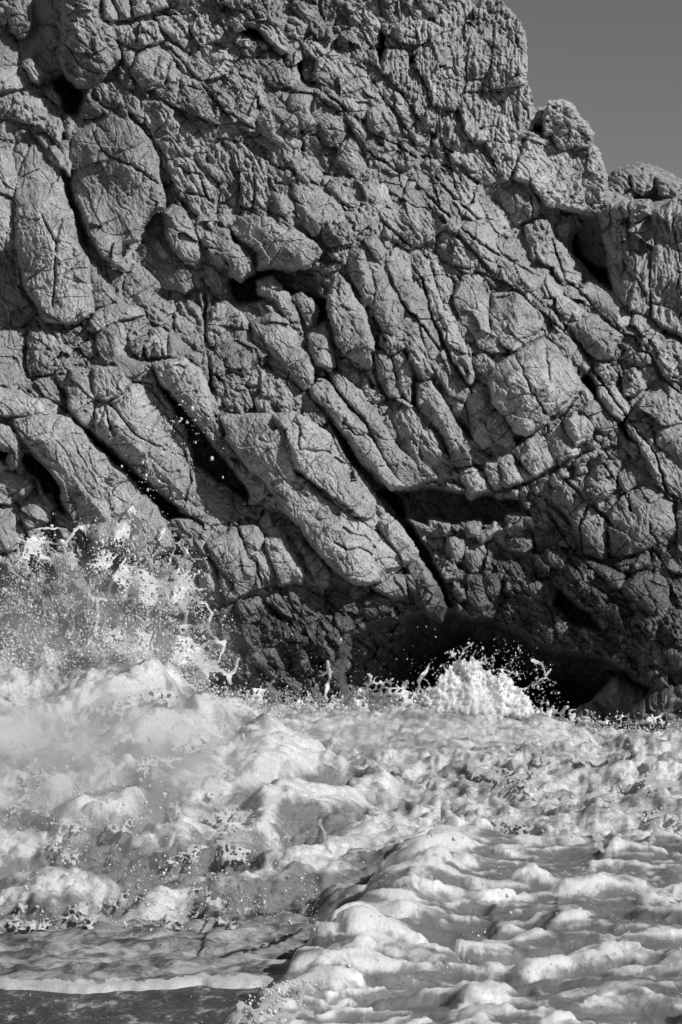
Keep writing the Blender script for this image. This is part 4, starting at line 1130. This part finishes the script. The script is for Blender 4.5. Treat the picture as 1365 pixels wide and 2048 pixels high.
def bank_disp(U, V, X, S, T):
    w = X + .26 * fbm(X / .45, S / .4, 3, 3); q = S + .22 * X + .20 * fbm(X / .5, S / .45, 3, 6)
    q = q + .10 * pn(w / .8, q / .5, 60)
    n1 = .75 * pn(w / .50, q / .20, 51) + .5 * pn(w / .33 + .7 * q, q / .26, 59); n2 = pn(w / .22 - .6 * q, q / .10, 52); n3 = pn(w / .11, q / .05, 56); n4 = pn(w / .05, q / .028, 57)
    act = smooth(-.25, .3, pn(X / .7, S / .6, 61))
    d = .11 * sp(n1, .03) * (.4 + .8 * act) + .046 * sp(n2, .02) * (1.1 - .5 * act) + .024 * sp(n3) + .008 * n4
    f1, f2, c, ox, oy = worley(w / .42, q / .22, 4)
    lump = np.clip(1 - (f1 / .46) ** 2, 0, 1) ** .8 * ((c % 9) < 3)
    f1, f2, c, ox, oy = worley(w / .17, q / .11, 2)
    lump2 = np.clip(1 - (f1 / .45) ** 2, 0, 1) ** .8 * ((c % 7) < 2)
    d = d + .05 * lump + .022 * lump2 + .05 * fbm(X / 1.1, S / .9, 2, 54) + .007 * np.abs(fbm(X / .05, S / .04, 3, 55, .6))
    e = U - c5_left(V)
    front = np.exp(-((e - 95) / 110) ** 2) * smooth(2030, 1930, V)
    d = d + .13 * front * (.75 + .6 * pn(X / .3, S / .22, 58)) + .035
    th = np.clip(.22 + .75 * n1 + .6 * n2 + .4 * n3 + .45 * lump + .3 * lump2 + .40 * front, 0, 1)
    left = smooth(-12, 40, e)
    return d * left - .05 * (1 - left), th


_cv = np.array([1730, 1752, 1795, 1845, 1885, 1930, 1960, 2000, 2050, 2110, 2200]); _cu = np.array([800, 760, 720, 690, 640, 610, 570, 520, 480, 430, 380])
c5_left = lambda V: np.interp(V, _cv, _cu) + 58 * fbm(V / 70, V * 0 + 2, 4, 57, .6)
us = np.arange(400, 1650, 2.8); vs_ = np.concatenate([np.arange(1690, 1760, 1.5), np.arange(1760, 2172, 2.5)])
U, V = np.meshgrid(us, vs_)
Y = plane_y(V, .03); X = (U - CX) / F * Y
d, th = bank_disp(U, V, X, (9.0 - Y) * 1.0 + 3, U * 0)
tail = smooth(1690, 1712, V)
d = d * tail - .06 * (1 - tail)
used, quads = grid_faces(U > c5_left(V) - 14)
mesh_obj('foam_surface', np.stack([X, Y - .25 * d, .03 + d], -1)[used], quads[:, ::-1], mat=FOAM_FRONT, parent=bank, thick=th[used])

swash = empty('swash_sheet')
tag(swash, 'thin grey swash with a white foam edge sliding over the sand at lower left', 'foam')
us = np.arange(-160, 720, 2.0); vs_ = np.arange(1846, 1992, 1.5)
U, V = np.meshgrid(us, vs_)
lipv = 1978 - 12 * smooth(100, 640, U) - 9 * smooth(150, -100, U) + 13 * fbm(U / 110, U * 0, 3, 61, .45)
Y = plane_y(V); X = (U - CX) / F * Y
q = np.clip((lipv - V) / 10.0, -1, 9)
lip = .007 * np.exp(-((lipv - V - 9) / 9.0) ** 2)
Z = -.008 + .022 * smooth(0, 60, lipv - V) + .038 * fbm(X / .20, Y / .13, 3, 62, .5) * smooth(0, 30, lipv - V) + .016 * fbm(X / .6, Y / .5, 2, 63) + lip
Z = np.where(lipv - V < 6, Z - .018 * np.clip((6 - (lipv - V)) / 8, 0, 1) ** 2, Z)
used, quads = grid_faces(V < lipv + 4)
quads = quads[:, ::-1]
sw = mesh_obj('swash_water', np.stack([X, Y, Z], -1)[used], quads, mat=FOAM_SWASH, parent=swash)
mk = (V > lipv - 14 - 9 * fbm(U / 40, V / 12, 3, 69)) & (V < lipv + 4)
used, quads = grid_faces(mk)
quads = quads[:, ::-1]
fe = mesh_obj('foam_edge', np.stack([X, Y, Z + .003 + .002 * fbm(X / .16, Y / .16, 2, 68)], -1)[used], quads, mat=FOAM_LIP, parent=swash)


# ------------------------------------------------------------------ thrown water: strands, webs and sheets as rounded closed bodies
def inflate(name, bounds, field_fn, yfn, thick, mat, parent, step=1.25, rough=.25):
    u0, u1, v0, v1 = bounds
    us = np.arange(u0, u1, step); vs_ = np.arange(v0, v1, step)
    U, V = np.meshgrid(us, vs_)
    f = field_fn(U, V)
    mask = f > -step * .4
    used, quads = grid_faces(mask)
    if len(quads) == 0: return None
    fi = np.clip(f[used], 0, None)
    uu, vv = U[used], V[used]
    y = yfn(uu, vv)
    h = np.minimum(np.sqrt(fi * np.maximum(2 * 6 - np.minimum(fi, 6), 0)) * .75 + fi * .12, 40) * y / F * thick
    h = h * (1 + rough * fbm(uu / 7, vv / 7, 3, 91))
    front = unproject(uu, vv, y - h); bk = unproject(uu, vv, y + h + .001)
    n = len(uu)
    return mesh_obj(name, np.concatenate([front, bk]), np.concatenate([quads, quads[:, ::-1] + n]), mat=mat, parent=parent)


def strands(U, V, lines, jig=4.0, seed=1):
    wu = jig * fbm(U / 16, V / 16, 3, seed); wv = jig * fbm(U / 16, V / 16, 3, seed + 1)
    best = np.full(U.shape, -99.0)
    wmod = 1.15 + .75 * fbm(U / 14, V / 14, 2, seed + 5)
    for pts, w in lines:
        best = np.maximum(best, w * wmod - line_dist(U + wu, V + wv, pts))
    return best


L_LINES = [([(40, 1121), (59, 1084), (81, 1080), (110, 1088), (132, 1084), (157, 1055), (198, 1051), (234, 1037), (264, 1015)], 3.2),
           ([(234, 1037), (228, 1010), (222, 985)], 1.6), ([(59, 1084), (70, 1062), (84, 1056), (132, 1058)], 2.4), ([(264, 1015), (278, 1044), (284, 1073), (282, 1095), (256, 1113), (238, 1139), (220, 1176), (216, 1190)], 4.0),
           ([(220, 1198), (194, 1198), (198, 1227), (190, 1271)], 3.6), ([(216, 1190), (240, 1194), (262, 1186)], 3.0), ([(81, 1113), (99, 1117), (113, 1128), (121, 1157)], 3.2), ([(113, 1128), (140, 1124)], 1.8), ([(81, 1113), (70, 1140)], 1.8),
           ([(132, 1084), (128, 1110)], 2.4), ([(351, 1095), (340, 1124), (329, 1139)], 3.2), ([(373, 1102), (366, 1128), (351, 1146), (348, 1176), (359, 1209), (373, 1227), (370, 1253), (388, 1253), (414, 1249)], 4.2),
           ([(388, 1198), (414, 1209), (425, 1227), (414, 1253), (421, 1267), (439, 1282), (450, 1293), (439, 1318), (432, 1329)], 2.8), ([(399, 1333), (421, 1340), (443, 1340), (457, 1351), (461, 1366)], 4.4), ([(476, 1318), (468, 1344), (457, 1351)], 3.4),
           ([(388, 1307), (406, 1293), (417, 1282), (450, 1285)], 3.6), ([(330, 1058), (356, 1057)], 2.2), ([(330, 1058), (322, 1078)], 4), ([(366, 1090), (376, 1072)], 1.6), ([(366, 1090), (384, 1118), (400, 1118)], 2.0), ([(145, 1232), (170, 1222)], 2.4),
           ([(145, 1232), (150, 1250), (142, 1270)], 1.8), ([(137, 1170), (150, 1185), (180, 1185), (182, 1160)], 1.8), ([(270, 1200), (262, 1225), (290, 1245)], 1.8), ([(315, 1230), (330, 1225), (345, 1210)], 2.0), ([(32, 1074), (52, 1083)], 1.6),
           ([(384, 1176), (400, 1180), (412, 1178)], 1.8), ([(196, 1198), (182, 1190)], 2), ([(300, 1110), (306, 1130)], 1.4)]
L_SOLID = [[(242, 1130), (300, 1120), (345, 1142), (350, 1175), (340, 1205), (300, 1218), (250, 1200), (232, 1170)], [(351, 1146), (384, 1152), (390, 1172), (381, 1198), (359, 1215), (342, 1190)],
           [(55, 1086), (84, 1062), (90, 1100), (70, 1116), (46, 1126)], [(160, 1060), (240, 1040), (262, 1022), (282, 1060), (262, 1090), (200, 1085)], [(180, 1270), (260, 1255), (340, 1262), (420, 1300), (440, 1345), (380, 1380), (160, 1330)],
           [(100, 1120), (150, 1105), (160, 1150), (130, 1160)], [(190, 1100), (230, 1110), (215, 1150), (190, 1140)]]


def left_field(U, V):
    f = strands(U, V, [(c_, w_ * .85) for c_, w_ in L_LINES], 3.2, 3)
    wu = U + 9 * fbm(U / 30, V / 30, 3, 7); wv = V + 9 * fbm(U / 30, V / 30, 3, 8)
    f1, f2, c, ox, oy = worley(wu / 30, wv / 26, 3)
    g1, g2, c2, ox, oy = worley(wu / 13, wv / 12, 5)
    env = np.full(U.shape, -99.0)
    for s_ in L_SOLID: env = np.maximum(env, poly_sdf(wu, wv, s_))
    dens = smooth(-26, 14, env)
    low = smooth(1150, 1330, V) * smooth(480, 380, U)
    k = np.maximum(dens, .6 * low)
    h1, h2, c3_, ox, oy = worley(wu / 6.5, wv / 6.5, 2)
    web = np.maximum(np.maximum(1.0 + 2.2 * k - (f2 - f1) * 15 + 3 * fbm(U / 18, V / 18, 2, 9) - 3.2 * (1 - k), (.5 + 1.6 * k) - (g2 - g1) * 8 + 2.4 * fbm(U / 12, V / 12, 2, 10) - 3.0 * (1 - k)), .0 + .8 * k - (h2 - h1) * 4 + 2.2 * fbm(U / 26, V / 26, 3, 13) - 2.0 * (1 - k))
    web = np.where(k > .08, web, -99)
    sol = 2.4 * (fbm(U / 14, V / 14, 4, 12, .8) + .6 * dens - .95)
    return np.maximum(np.maximum(f, web), np.where(dens > .2, sol, -99))


inflate('water_strands', (0, 520, 970, 1400), left_field, lambda u, v: 15.6 + .5 * fbm(u / 90, v / 90, 2, 14) - .004 * (v - 1200), 1.0, SPRAY, bw_, step=1.4)

def foot_field(U, V):
    wu = U + 10 * fbm(U / 26, V / 26, 3, 57); wv = V + 10 * fbm(U / 26, V / 26, 3, 58)
    f1, f2, c, ox, oy = worley(wu / 22, wv / 18, 4); g1, g2, c2_, ox, oy = worley(wu / 9, wv / 8, 6)
    k = smooth(1730, 1800, V) * smooth(1878, 1850, V + 8 * fbm(U / 18, V * 0, 2, 59)) * smooth(540, 470, U)
    k = k * np.clip(.55 + 1.6 * fbm(U / 60, V / 50, 2, 60), 0, 1)
    web = np.maximum(.6 + 2.2 * k - (f2 - f1) * 11 + 2.6 * fbm(U / 16, V / 16, 2, 61) - 3.4 * (1 - k), .2 + 1.4 * k - (g2 - g1) * 6 + 2.0 * fbm(U / 11, V / 11, 2, 62) - 3.0 * (1 - k))
    return np.where(k > .05, web, -99)


inflate('foot_spray', (-60, 560, 1700, 1880), foot_field, lambda u, v: 10.0 - .25 * smooth(1870, 1740, v) * 0 + .9 * smooth(1880, 1740, v) - .22 + .06 * fbm(u / 20, v / 20, 2, 63), 1.0, SPRAY, bw_, step=1.4)

def mist(name, uv, y0, y1, parent, density, seed, scale=2.6, lo=.40, hi=.68):
    P = np.array(uv, float); n = len(P)
    c = P.mean(axis=0)
    rings = []
    for f, y in ((.55, y0), (.95, y0 + .25 * (y1 - y0)), (1.0, .5 * (y0 + y1)), (.95, y1 - .25 * (y1 - y0)), (.55, y1)):
        q = c + (P - c) * f
        rings.append(unproject(q[:, 0], q[:, 1], np.full(n, y)))
    co = np.concatenate(rings + [unproject(c[:1], c[1:], np.array([y0])).reshape(1, 3), unproject(c[:1], c[1:], np.array([y1])).reshape(1, 3)])
    quads = [(r * n + i, r * n + (i + 1) % n, (r + 1) * n + (i + 1) % n, (r + 1) * n + i) for r in range(4) for i in range(n)]
    tris = [(5 * n, (i + 1) % n, i) for i in range(n)] + [(5 * n + 1, 4 * n + i, 4 * n + (i + 1) % n) for i in range(n)]
    k = NT(name + '_air')
    geo = k.n('ShaderNodeNewGeometry')
    tc = k.n('ShaderNodeTexCoord')
    nz = k.noise(geo.outputs['Position'], scale, 4, .65)
    mr = k.n('ShaderNodeMapRange'); mr.inputs['From Min'].default_value = lo; mr.inputs['From Max'].default_value = hi; mr.inputs['To Max'].default_value = density
    k.l(nz, mr.inputs['Value'])
    # thinner towards the outside of the puff
    gr = k.n('ShaderNodeVectorMath', operation='LENGTH')
    mp = k.n('ShaderNodeVectorMath', operation='MULTIPLY_ADD'); mp.inputs[1].default_value = (2, 2, 2); mp.inputs[2].default_value = (-1, -1, -1)
    k.l(tc.outputs['Generated'], mp.inputs[0]); k.l(mp.outputs[0], gr.inputs[0])
    fr = k.n('ShaderNodeMapRange', interpolation_type='SMOOTHSTEP'); fr.inputs['From Min'].default_value = 1.0; fr.inputs['From Max'].default_value = .25
    k.l(gr.outputs['Value'], fr.inputs['Value'])
    pv = k.n('ShaderNodeVolumePrincipled'); pv.inputs['Color'].default_value = (.97, .97, .97, 1); pv.inputs['Anisotropy'].default_value = .2
    k.l(k.math('MULTIPLY', mr.outputs['Result'], fr.outputs['Result']), pv.inputs['Density'])
    o = k.n('ShaderNodeOutputMaterial'); k.l(pv.outputs[0], o.inputs['Volume'])
    k.m.cycles.volume_step_rate = .35
    m = mesh_obj(name, co, quads, tris, mat=k.m, parent=parent)
    m['kind'] = 'stuff'
    return m


def ell(cu, cv, ru, rv, n=20):
    return [(cu + ru * math.cos(t), cv + rv * math.sin(t)) for t in np.linspace(0, 2 * math.pi, n, endpoint=False)]


def lace_field(U, V):
    wu = U + 12 * fbm(U / 30, V / 30, 3, 97); wv = V + 12 * fbm(U / 30, V / 30, 3, 98)
    f1, f2, c, ox, oy = worley(wu / 19, wv / 15, 3); g1, g2, c2_, ox, oy = worley(wu / 8, wv / 7, 5)
    k = np.clip(.32 + 2.0 * fbm(U / 80, V / 60, 3, 99), 0, 1) * smooth(0, 50, V - c3(U)) * smooth(1800, 1720, V) * smooth(640, 560, U)
    web = np.maximum(.3 + 1.7 * k - (f2 - f1) * 10 + 2.4 * fbm(U / 16, V / 16, 2, 66) - 3.2 * (1 - k), .1 + 1.2 * k - (g2 - g1) * 5 + 1.8 * fbm(U / 11, V / 11, 2, 67) - 3.0 * (1 - k))
    return np.where(k > .05, web, -99)


def lace_y(u, v):
    t = np.clip((v - c3(u)) / (b3(u) - c3(u)), 0, 1)
    return 14.6 - 4.6 * t ** .85 - .16 - .1 * fbm(u / 40, v / 40, 2, 64)


inflate('foam_lace', (-60, 660, 1330, 1810), lace_field, lace_y, .9, SPRAY, bw_, step=1.5)['kind'] = 'stuff'
mist('spray_mist', ell(170, 1300, 400, 230), 13.6, 16.8, bw_, 1.3, 1, 3.6, .47, .72)
mist('spray_mist', ell(180, 1520, 460, 190), 10.9, 14.0, bw_, 3.6, 2, 3.4, .42, .72)
mist('spray_mist', ell(120, 1700, 420, 130), 9.9, 12.2, bw_, 1.3, 3, 4.4, .45, .72)

C_LINES = [([(905, 1360), (918, 1325), (928, 1300), (946, 1288)], 4), ([(962, 1330), (966, 1300), (963, 1290)], 2), ([(940, 1320), (950, 1305)], 2.5), ([(985, 1340), (1010, 1340), (1030, 1348)], 2.2),
           ([(1030, 1385), (1066, 1372), (1090, 1354), (1092, 1340), (1080, 1328), (1066, 1320)], 3.2), ([(1092, 1352), (1102, 1338)], 2), ([(895, 1345), (885, 1330)], 2), ([(870, 1380), (852, 1362), (846, 1345)], 1.6),
           ([(975, 1345), (990, 1325)], 1.8), ([(912, 1320), (908, 1300)], 1.6)]
C_SOLID = [(846, 1412), (862, 1368), (882, 1354), (900, 1338), (916, 1312), (945, 1312), (966, 1322), (985, 1345), (1015, 1352), (1042, 1372), (1050, 1398), (1075, 1415), (1105, 1440), (1090, 1478), (1000, 1490), (900, 1478), (862, 1450)]


def cave_field(U, V):
    wu = U + 26 * fbm(U / 30, V / 30, 5, 17, .62); wv = V + 26 * fbm(U / 30, V / 30, 5, 18, .62)
    return np.maximum(strands(U, V, [(c_, w_ * .6) for c_, w_ in C_LINES], 6, 19), poly_sdf(wu, wv, C_SOLID))


splash = empty('cave_splash')
tag(splash, 'bright white splash thrown up in front of the dark cave mouth', 'splash')


def cave_y(u, v):
    X = u / 260; Q = v / 260
    return 17.1 - .2 * smooth(1320, 1440, v) - .12 * (billow(X / .25, Q / .25, 3, 71, .5) - .4) - .04 * fbm(X / .035, Q / .035, 3, 74, .6)


def wash_lace(U, V):
    wu = U + 12 * fbm(U / 34, V / 26, 3, 107); wv = V + 9 * fbm(U / 34, V / 26, 3, 108)
    f1, f2, c, ox, oy = worley(wu / 22, wv / 12, 2); g1, g2, c2_, ox, oy = worley(wu / 9, wv / 6, 6)
    k = np.clip(.28 + 2.1 * fbm(U / 90, V / 45, 3, 109), 0, 1) * smooth(0, 40, V - c4(U)) * smooth(1735, 1700, V)
    web = np.maximum(.3 + 1.6 * k - (f2 - f1) * 9 + 2.2 * fbm(U / 18, V / 12, 2, 110) - 3.2 * (1 - k), .1 + 1.2 * k - (g2 - g1) * 4.5 + 1.8 * fbm(U / 12, V / 9, 2, 111) - 3.0 * (1 - k))
    return np.where(k > .05, web, -99)


inflate('foam_lace', (640, 1400, 1490, 1740), wash_lace, lambda u, v: 15.2 - 3.8 * np.clip((v - c4(u)) / (1745 - c4(u)), 0, 1) ** .9 - .17 - .06 * fbm(u / 40, v / 30, 2, 112), .8, SPRAY, wash, step=1.6)['kind'] = 'stuff'
mist('spray_mist', ell(720, 1470, 330, 70), 13.6, 16.8, roller, 1.0, 4, 4.0, .46, .72)
mist('spray_mist', ell(955, 1408, 100, 62), 16.3, 17.9, splash, 3.5, 5, 6.0, .46, .68)
inflate('splash_water', (820, 1130, 1270, 1500), cave_field, cave_y, .9, FOAM_SPLASH, splash, step=1.4, rough=.2)

crown = empty('surge_crown')
tag(crown, 'ragged low spurts of water left of the cave splash along the dark rock', 'splash')
K_LINES = [([(650, 1400), (656, 1370), (660, 1345), (656, 1325)], 4), ([(656, 1345), (640, 1352)], 2), ([(500, 1400), (520, 1385), (540, 1378), (545, 1362)], 3), ([(520, 1392), (505, 1378)], 2), ([(545, 1378), (560, 1390)], 2),
           ([(735, 1385), (742, 1360), (738, 1348)], 3), ([(760, 1390), (770, 1362), (785, 1358)], 2.5), ([(800, 1395), (808, 1372), (816, 1360)], 2.5), ([(835, 1400), (838, 1360), (850, 1345), (858, 1330)], 3), ([(690, 1400), (700, 1385)], 2.5),
           ([(1120, 1440), (1126, 1420), (1134, 1412)], 3), ([(1140, 1446), (1150, 1430)], 2.5), ([(1270, 1452), (1300, 1440), (1322, 1432), (1330, 1424)], 3), ([(1330, 1455), (1358, 1446), (1380, 1440)], 3), ([(1240, 1455), (1262, 1448)], 3)]


def crown_field(U, V):
    f = strands(U, V, K_LINES, 5, 23)
    env = np.minimum(V - (1400 - 26 * smooth(690, 760, U) * smooth(880, 800, U) - 14 * np.exp(-((U - 530) / 40) ** 2) + 45 * smooth(900, 1250, U)), 1470 - V)
    g1, g2, c2, ox, oy = worley((U + 8 * fbm(U / 20, V / 20, 3, 24)) / 15, (V + 8 * fbm(U / 20, V / 20, 3, 25)) / 13, 2)
    web = 2.4 - (g2 - g1) * 9 + .12 * np.clip(env, -30, 30) + 3 * fbm(U / 16, V / 16, 2, 26)
    return np.maximum(f, np.where(env > -22, web, -99))


inflate('spurts', (450, 1400, 1300, 1450), crown_field, lambda u, v: 18.9 + .2 * fbm(u / 60, v / 60, 2, 27), 1.0, SPRAY, crown, step=1.5)

# torn foam at the ragged left end of the foreground bank and along its crest
fringe = empty('foam_fringe')
tag(fringe, 'torn strands of foam at the lower left end of the foreground bank', 'splash')
F_LINES = [([(470, 2060), (478, 2030), (484, 2005)], 5), ([(484, 2010), (500, 2014), (512, 2034)], 4), ([(512, 2030), (532, 2008), (552, 1988)], 5), ([(600, 2020), (604, 1990), (612, 1965)], 4),
           ([(575, 2044), (600, 2020), (625, 2030)], 5), ([(520, 2060), (560, 2030), (585, 2032)], 6)]
inflate('torn_foam', (440, 690, 1870, 2100), lambda U, V: strands(U, V, F_LINES, 5, 29), lambda u, v: plane_y(v, .0) * 0 + np.clip(plane_y(np.maximum(v, 1900), .27), 6.4, 8.6), 1.6, SPRAY, fringe, step=1.5)

crest = empty('flying_foam')
tag(crest, 'stray strands of water flying above the crest of the foreground foam bank', 'splash')
R_LINES = [([(640, 1640), (648, 1665), (652, 1690), (662, 1705)], 3), ([(700, 1702), (750, 1698), (800, 1680), (850, 1662)], 2.6), ([(1180, 1655), (1195, 1680), (1205, 1700)], 4), ([(1300, 1690), (1310, 1665), (1318, 1640)], 3.5)]
for ln in R_LINES:
    lp = np.array(ln[0])
    inflate('strand', (lp[:, 0].min() - 16, lp[:, 0].max() + 16, lp[:, 1].min() - 16, lp[:, 1].max() + 16), lambda U, V: strands(U, V, [ln], 5, 33), lambda u, v: np.clip(plane_y(v, .42), 7.0, 10.4) - .15, 1.2, SPRAY, crest, step=1.5)


# ------------------------------------------------------------------ droplets
_t = (1 + 5 ** .5) / 2
ICO_V = np.array([(-1, _t, 0), (1, _t, 0), (-1, -_t, 0), (1, -_t, 0), (0, -1, _t), (0, 1, _t), (0, -1, -_t), (0, 1, -_t), (_t, 0, -1), (_t, 0, 1), (-_t, 0, -1), (-_t, 0, 1)]) / math.hypot(1, _t)
ICO_F = np.array([(0, 11, 5), (0, 5, 1), (0, 1, 7), (0, 7, 10), (0, 10, 11), (1, 5, 9), (5, 11, 4), (11, 10, 2), (10, 7, 6), (7, 1, 8), (3, 9, 4), (3, 4, 2), (3, 2, 6), (3, 6, 8), (3, 8, 9), (4, 9, 5), (2, 4, 11), (6, 2, 10), (8, 6, 7), (9, 8, 1)])
OCT_V = np.array([(1, 0, 0), (-1, 0, 0), (0, 1, 0), (0, -1, 0), (0, 0, 1), (0, 0, -1)], float)
OCT_F = np.array([(0, 2, 4), (2, 1, 4), (1, 3, 4), (3, 0, 4), (2, 0, 5), (1, 2, 5), (3, 1, 5), (0, 3, 5)])


def drops(name, u, v, y, rpx, parent, rng):
    c = unproject(u, v, y)
    r = rpx * y / F
    cos, tris = [], []
    off = 0
    for sel, VV, FF in ((rpx >= 1.7, ICO_V, ICO_F), (rpx < 1.7, OCT_V, OCT_F)):
        m = sel.sum()
        if not m: continue
        st = np.ones((m, 1, 3)); st[:, 0, 2] = rng.uniform(.8, 1.5, m); st[:, 0, 0] = rng.uniform(.85, 1.2, m)
        lump = 1 + .12 * rng.standard_normal((m, len(VV), 1))
        cos.append((c[sel][:, None, :] + VV[None] * r[sel][:, None, None] * st * lump).reshape(-1, 3))
        tris.append((FF[None] + (np.arange(m) * len(VV))[:, None, None] + off).reshape(-1, 3)); off += m * len(VV)
    o = mesh_obj(name, np.concatenate(cos), None, np.concatenate(tris), mat=DROP, parent=parent)
    o['kind'] = 'stuff'
    return o


rng = np.random.default_rng(21)


def scatter(n, bounds, dens, rng):
    u = rng.uniform(bounds[0], bounds[1], n); v = rng.uniform(bounds[2], bounds[3], n)
    keep = rng.random(n) < dens(u, v)
    return u[keep], v[keep]


def left_dens(u, v):
    top = np.interp(u, [-40, 0, 60, 140, 230, 330, 400, 470, 520], [1090, 1085, 1060, 1040, 1010, 1035, 1090, 1200, 1330])
    d = smooth(-40, 210, v - top) ** 1.3
    cl = np.clip(.55 + 1.5 * fbm(u / 34, v / 34, 3, 83), .03, 1.4)
    return d * cl * smooth(505, 380, u) * (1.0 + .5 * smooth(160, 40, u))


u, v = scatter(46000, (-40, 510, 980, 1350), left_dens, rng)
r = np.exp(rng.normal(-.05, .50, len(u))); r = np.clip(r, .45, 6)
drops('spray_droplets', u, v, rng.uniform(14.6, 17.0, len(u)), r, bw_, rng)
# larger single drops, flung up along the dark crevice
NF = 300
u = rng.normal(0, 1, NF); k = rng.random(NF)
uu = 215 + 240 * (1 - k) ** .8 + 0 + u * 34 - 0; vv = 1060 - 300 * (1 - k) ** 1.0 + rng.normal(0, 36, NF)
uu = 300 + 110 * (1 - k) - 60 * k + u * 40; vv = 1040 - 250 * (1 - k) ** .9 + rng.normal(0, 40, NF)
drops('flung_droplets', uu, vv, rng.uniform(15, 18, NF), np.clip(np.exp(rng.normal(-.05, .55, NF)), .5, 3.2), bw_, rng)
for_big = [(385, 817, 6), (375, 845, 4.5), (309, 861, 4.5), (293, 855, 3), (424, 917, 5), (286, 925, 4), (293, 951, 4.5), (322, 897, 3.5), (244, 933, 4), (392, 885, 3), (446, 955, 3), (296, 980, 3.5), (388, 995, 3.5), (367, 991, 3), (304, 922, 3.5), (365, 803, 3)]
a = np.array(for_big, float)
drops('flung_droplets', a[:, 0], a[:, 1], rng.uniform(16, 17, len(a)), a[:, 2] * .8, bw_, rng)
# fizz over the wave body
u, v = scatter(20000, (-40, 640, 1290, 1860), lambda u, v: smooth(-10, 60, v - c3(u)) * np.clip(.4 + 1.5 * fbm(u / 50, v / 50, 2, 84), 0, 1), rng)
yy = (14.6 - (v - c3(u)) / (1868 - c3(u)) * 4.6) - rng.uniform(.05, .8, len(u))
drops('fizz_droplets', u, v, yy, np.clip(np.exp(rng.normal(-.05, .5, len(u))), .5, 4), bw_, rng)


u = rng.uniform(-40, 560, 5200); v = c3(u) + rng.normal(6, 16, len(u)) - rng.exponential(14, len(u)) * np.clip(.5 + 2 * fbm(u / 30, u * 0, 2, 90), .1, 2)
drops('crest_droplets', u, v, 14.5 + rng.uniform(-.25, .25, len(u)), np.clip(np.exp(rng.normal(.05, .5, len(u))), .5, 4), bw_, rng)
u = rng.uniform(460, 1380, 4200); v = c1(u) - 6 + rng.normal(4, 9, len(u)) - rng.exponential(10, len(u)) * np.clip(.4 + 2 * fbm(u / 30, u * 0, 2, 91), .05, 2)
drops('crest_droplets', u, v, 18.9 + rng.uniform(-.2, .3, len(u)), np.clip(np.exp(rng.normal(.0, .5, len(u))), .5, 4), surge, rng)


def cave_dens(u, v):
    d = np.hypot((u - 985) / 130, (v - 1400) / 110)
    return smooth(1.25, .55, d) * np.clip(.45 + 1.4 * fbm(u / 22, v / 22, 2, 85), .02, 1)


u, v = scatter(9000, (780, 1180, 1255, 1450), cave_dens, rng)
drops('spray_droplets', u, v, rng.uniform(16.4, 18.0, len(u)), np.clip(np.exp(rng.normal(-.1, .45, len(u))), .5, 4), splash, rng)
u, v = scatter(1800, (470, 880, 1230, 1420), lambda u, v: smooth(1250, 1410, v) ** 2 * np.clip(.4 + 1.5 * fbm(u / 30, v / 30, 2, 86), .02, 1) + .03, rng)
drops('spray_droplets', u, v, rng.uniform(18.4, 19.2, len(u)), np.clip(np.exp(rng.normal(-.1, .45, len(u))), .5, 3.5), crown, rng)
u = rng.normal(0, 1, 700); v = rng.uniform(1960, 2060, 700); u = np.interp(v, _cv, _cu) + 20 + u * 26
drops('stray_droplets', u, v, np.clip(plane_y(v, .22), 6.8, 10), np.clip(np.exp(rng.normal(.2, .6, 700)), .6, 6), fringe, rng)
u, v = scatter(4200, (600, 1365, 1480, 2000), lambda u, v: np.clip(.1 + 1.3 * fbm(u / 60, v / 40, 2, 87), .01, 1), rng)
drops('stray_droplets', u, v, np.clip(plane_y(v, .30), 7, 13.5), np.clip(np.exp(rng.normal(-.1, .55, len(u))), .5, 5), crest, rng)

# flecks of foam left on the wet sand
u = rng.uniform(-60, 520, 420); v = rng.uniform(1990, 2120, 420)
fl = drops('foam_flecks', u, v, plane_y(v, -.004), np.clip(np.exp(rng.normal(-.45, .5, 420)), .3, 2.0), beach, rng)
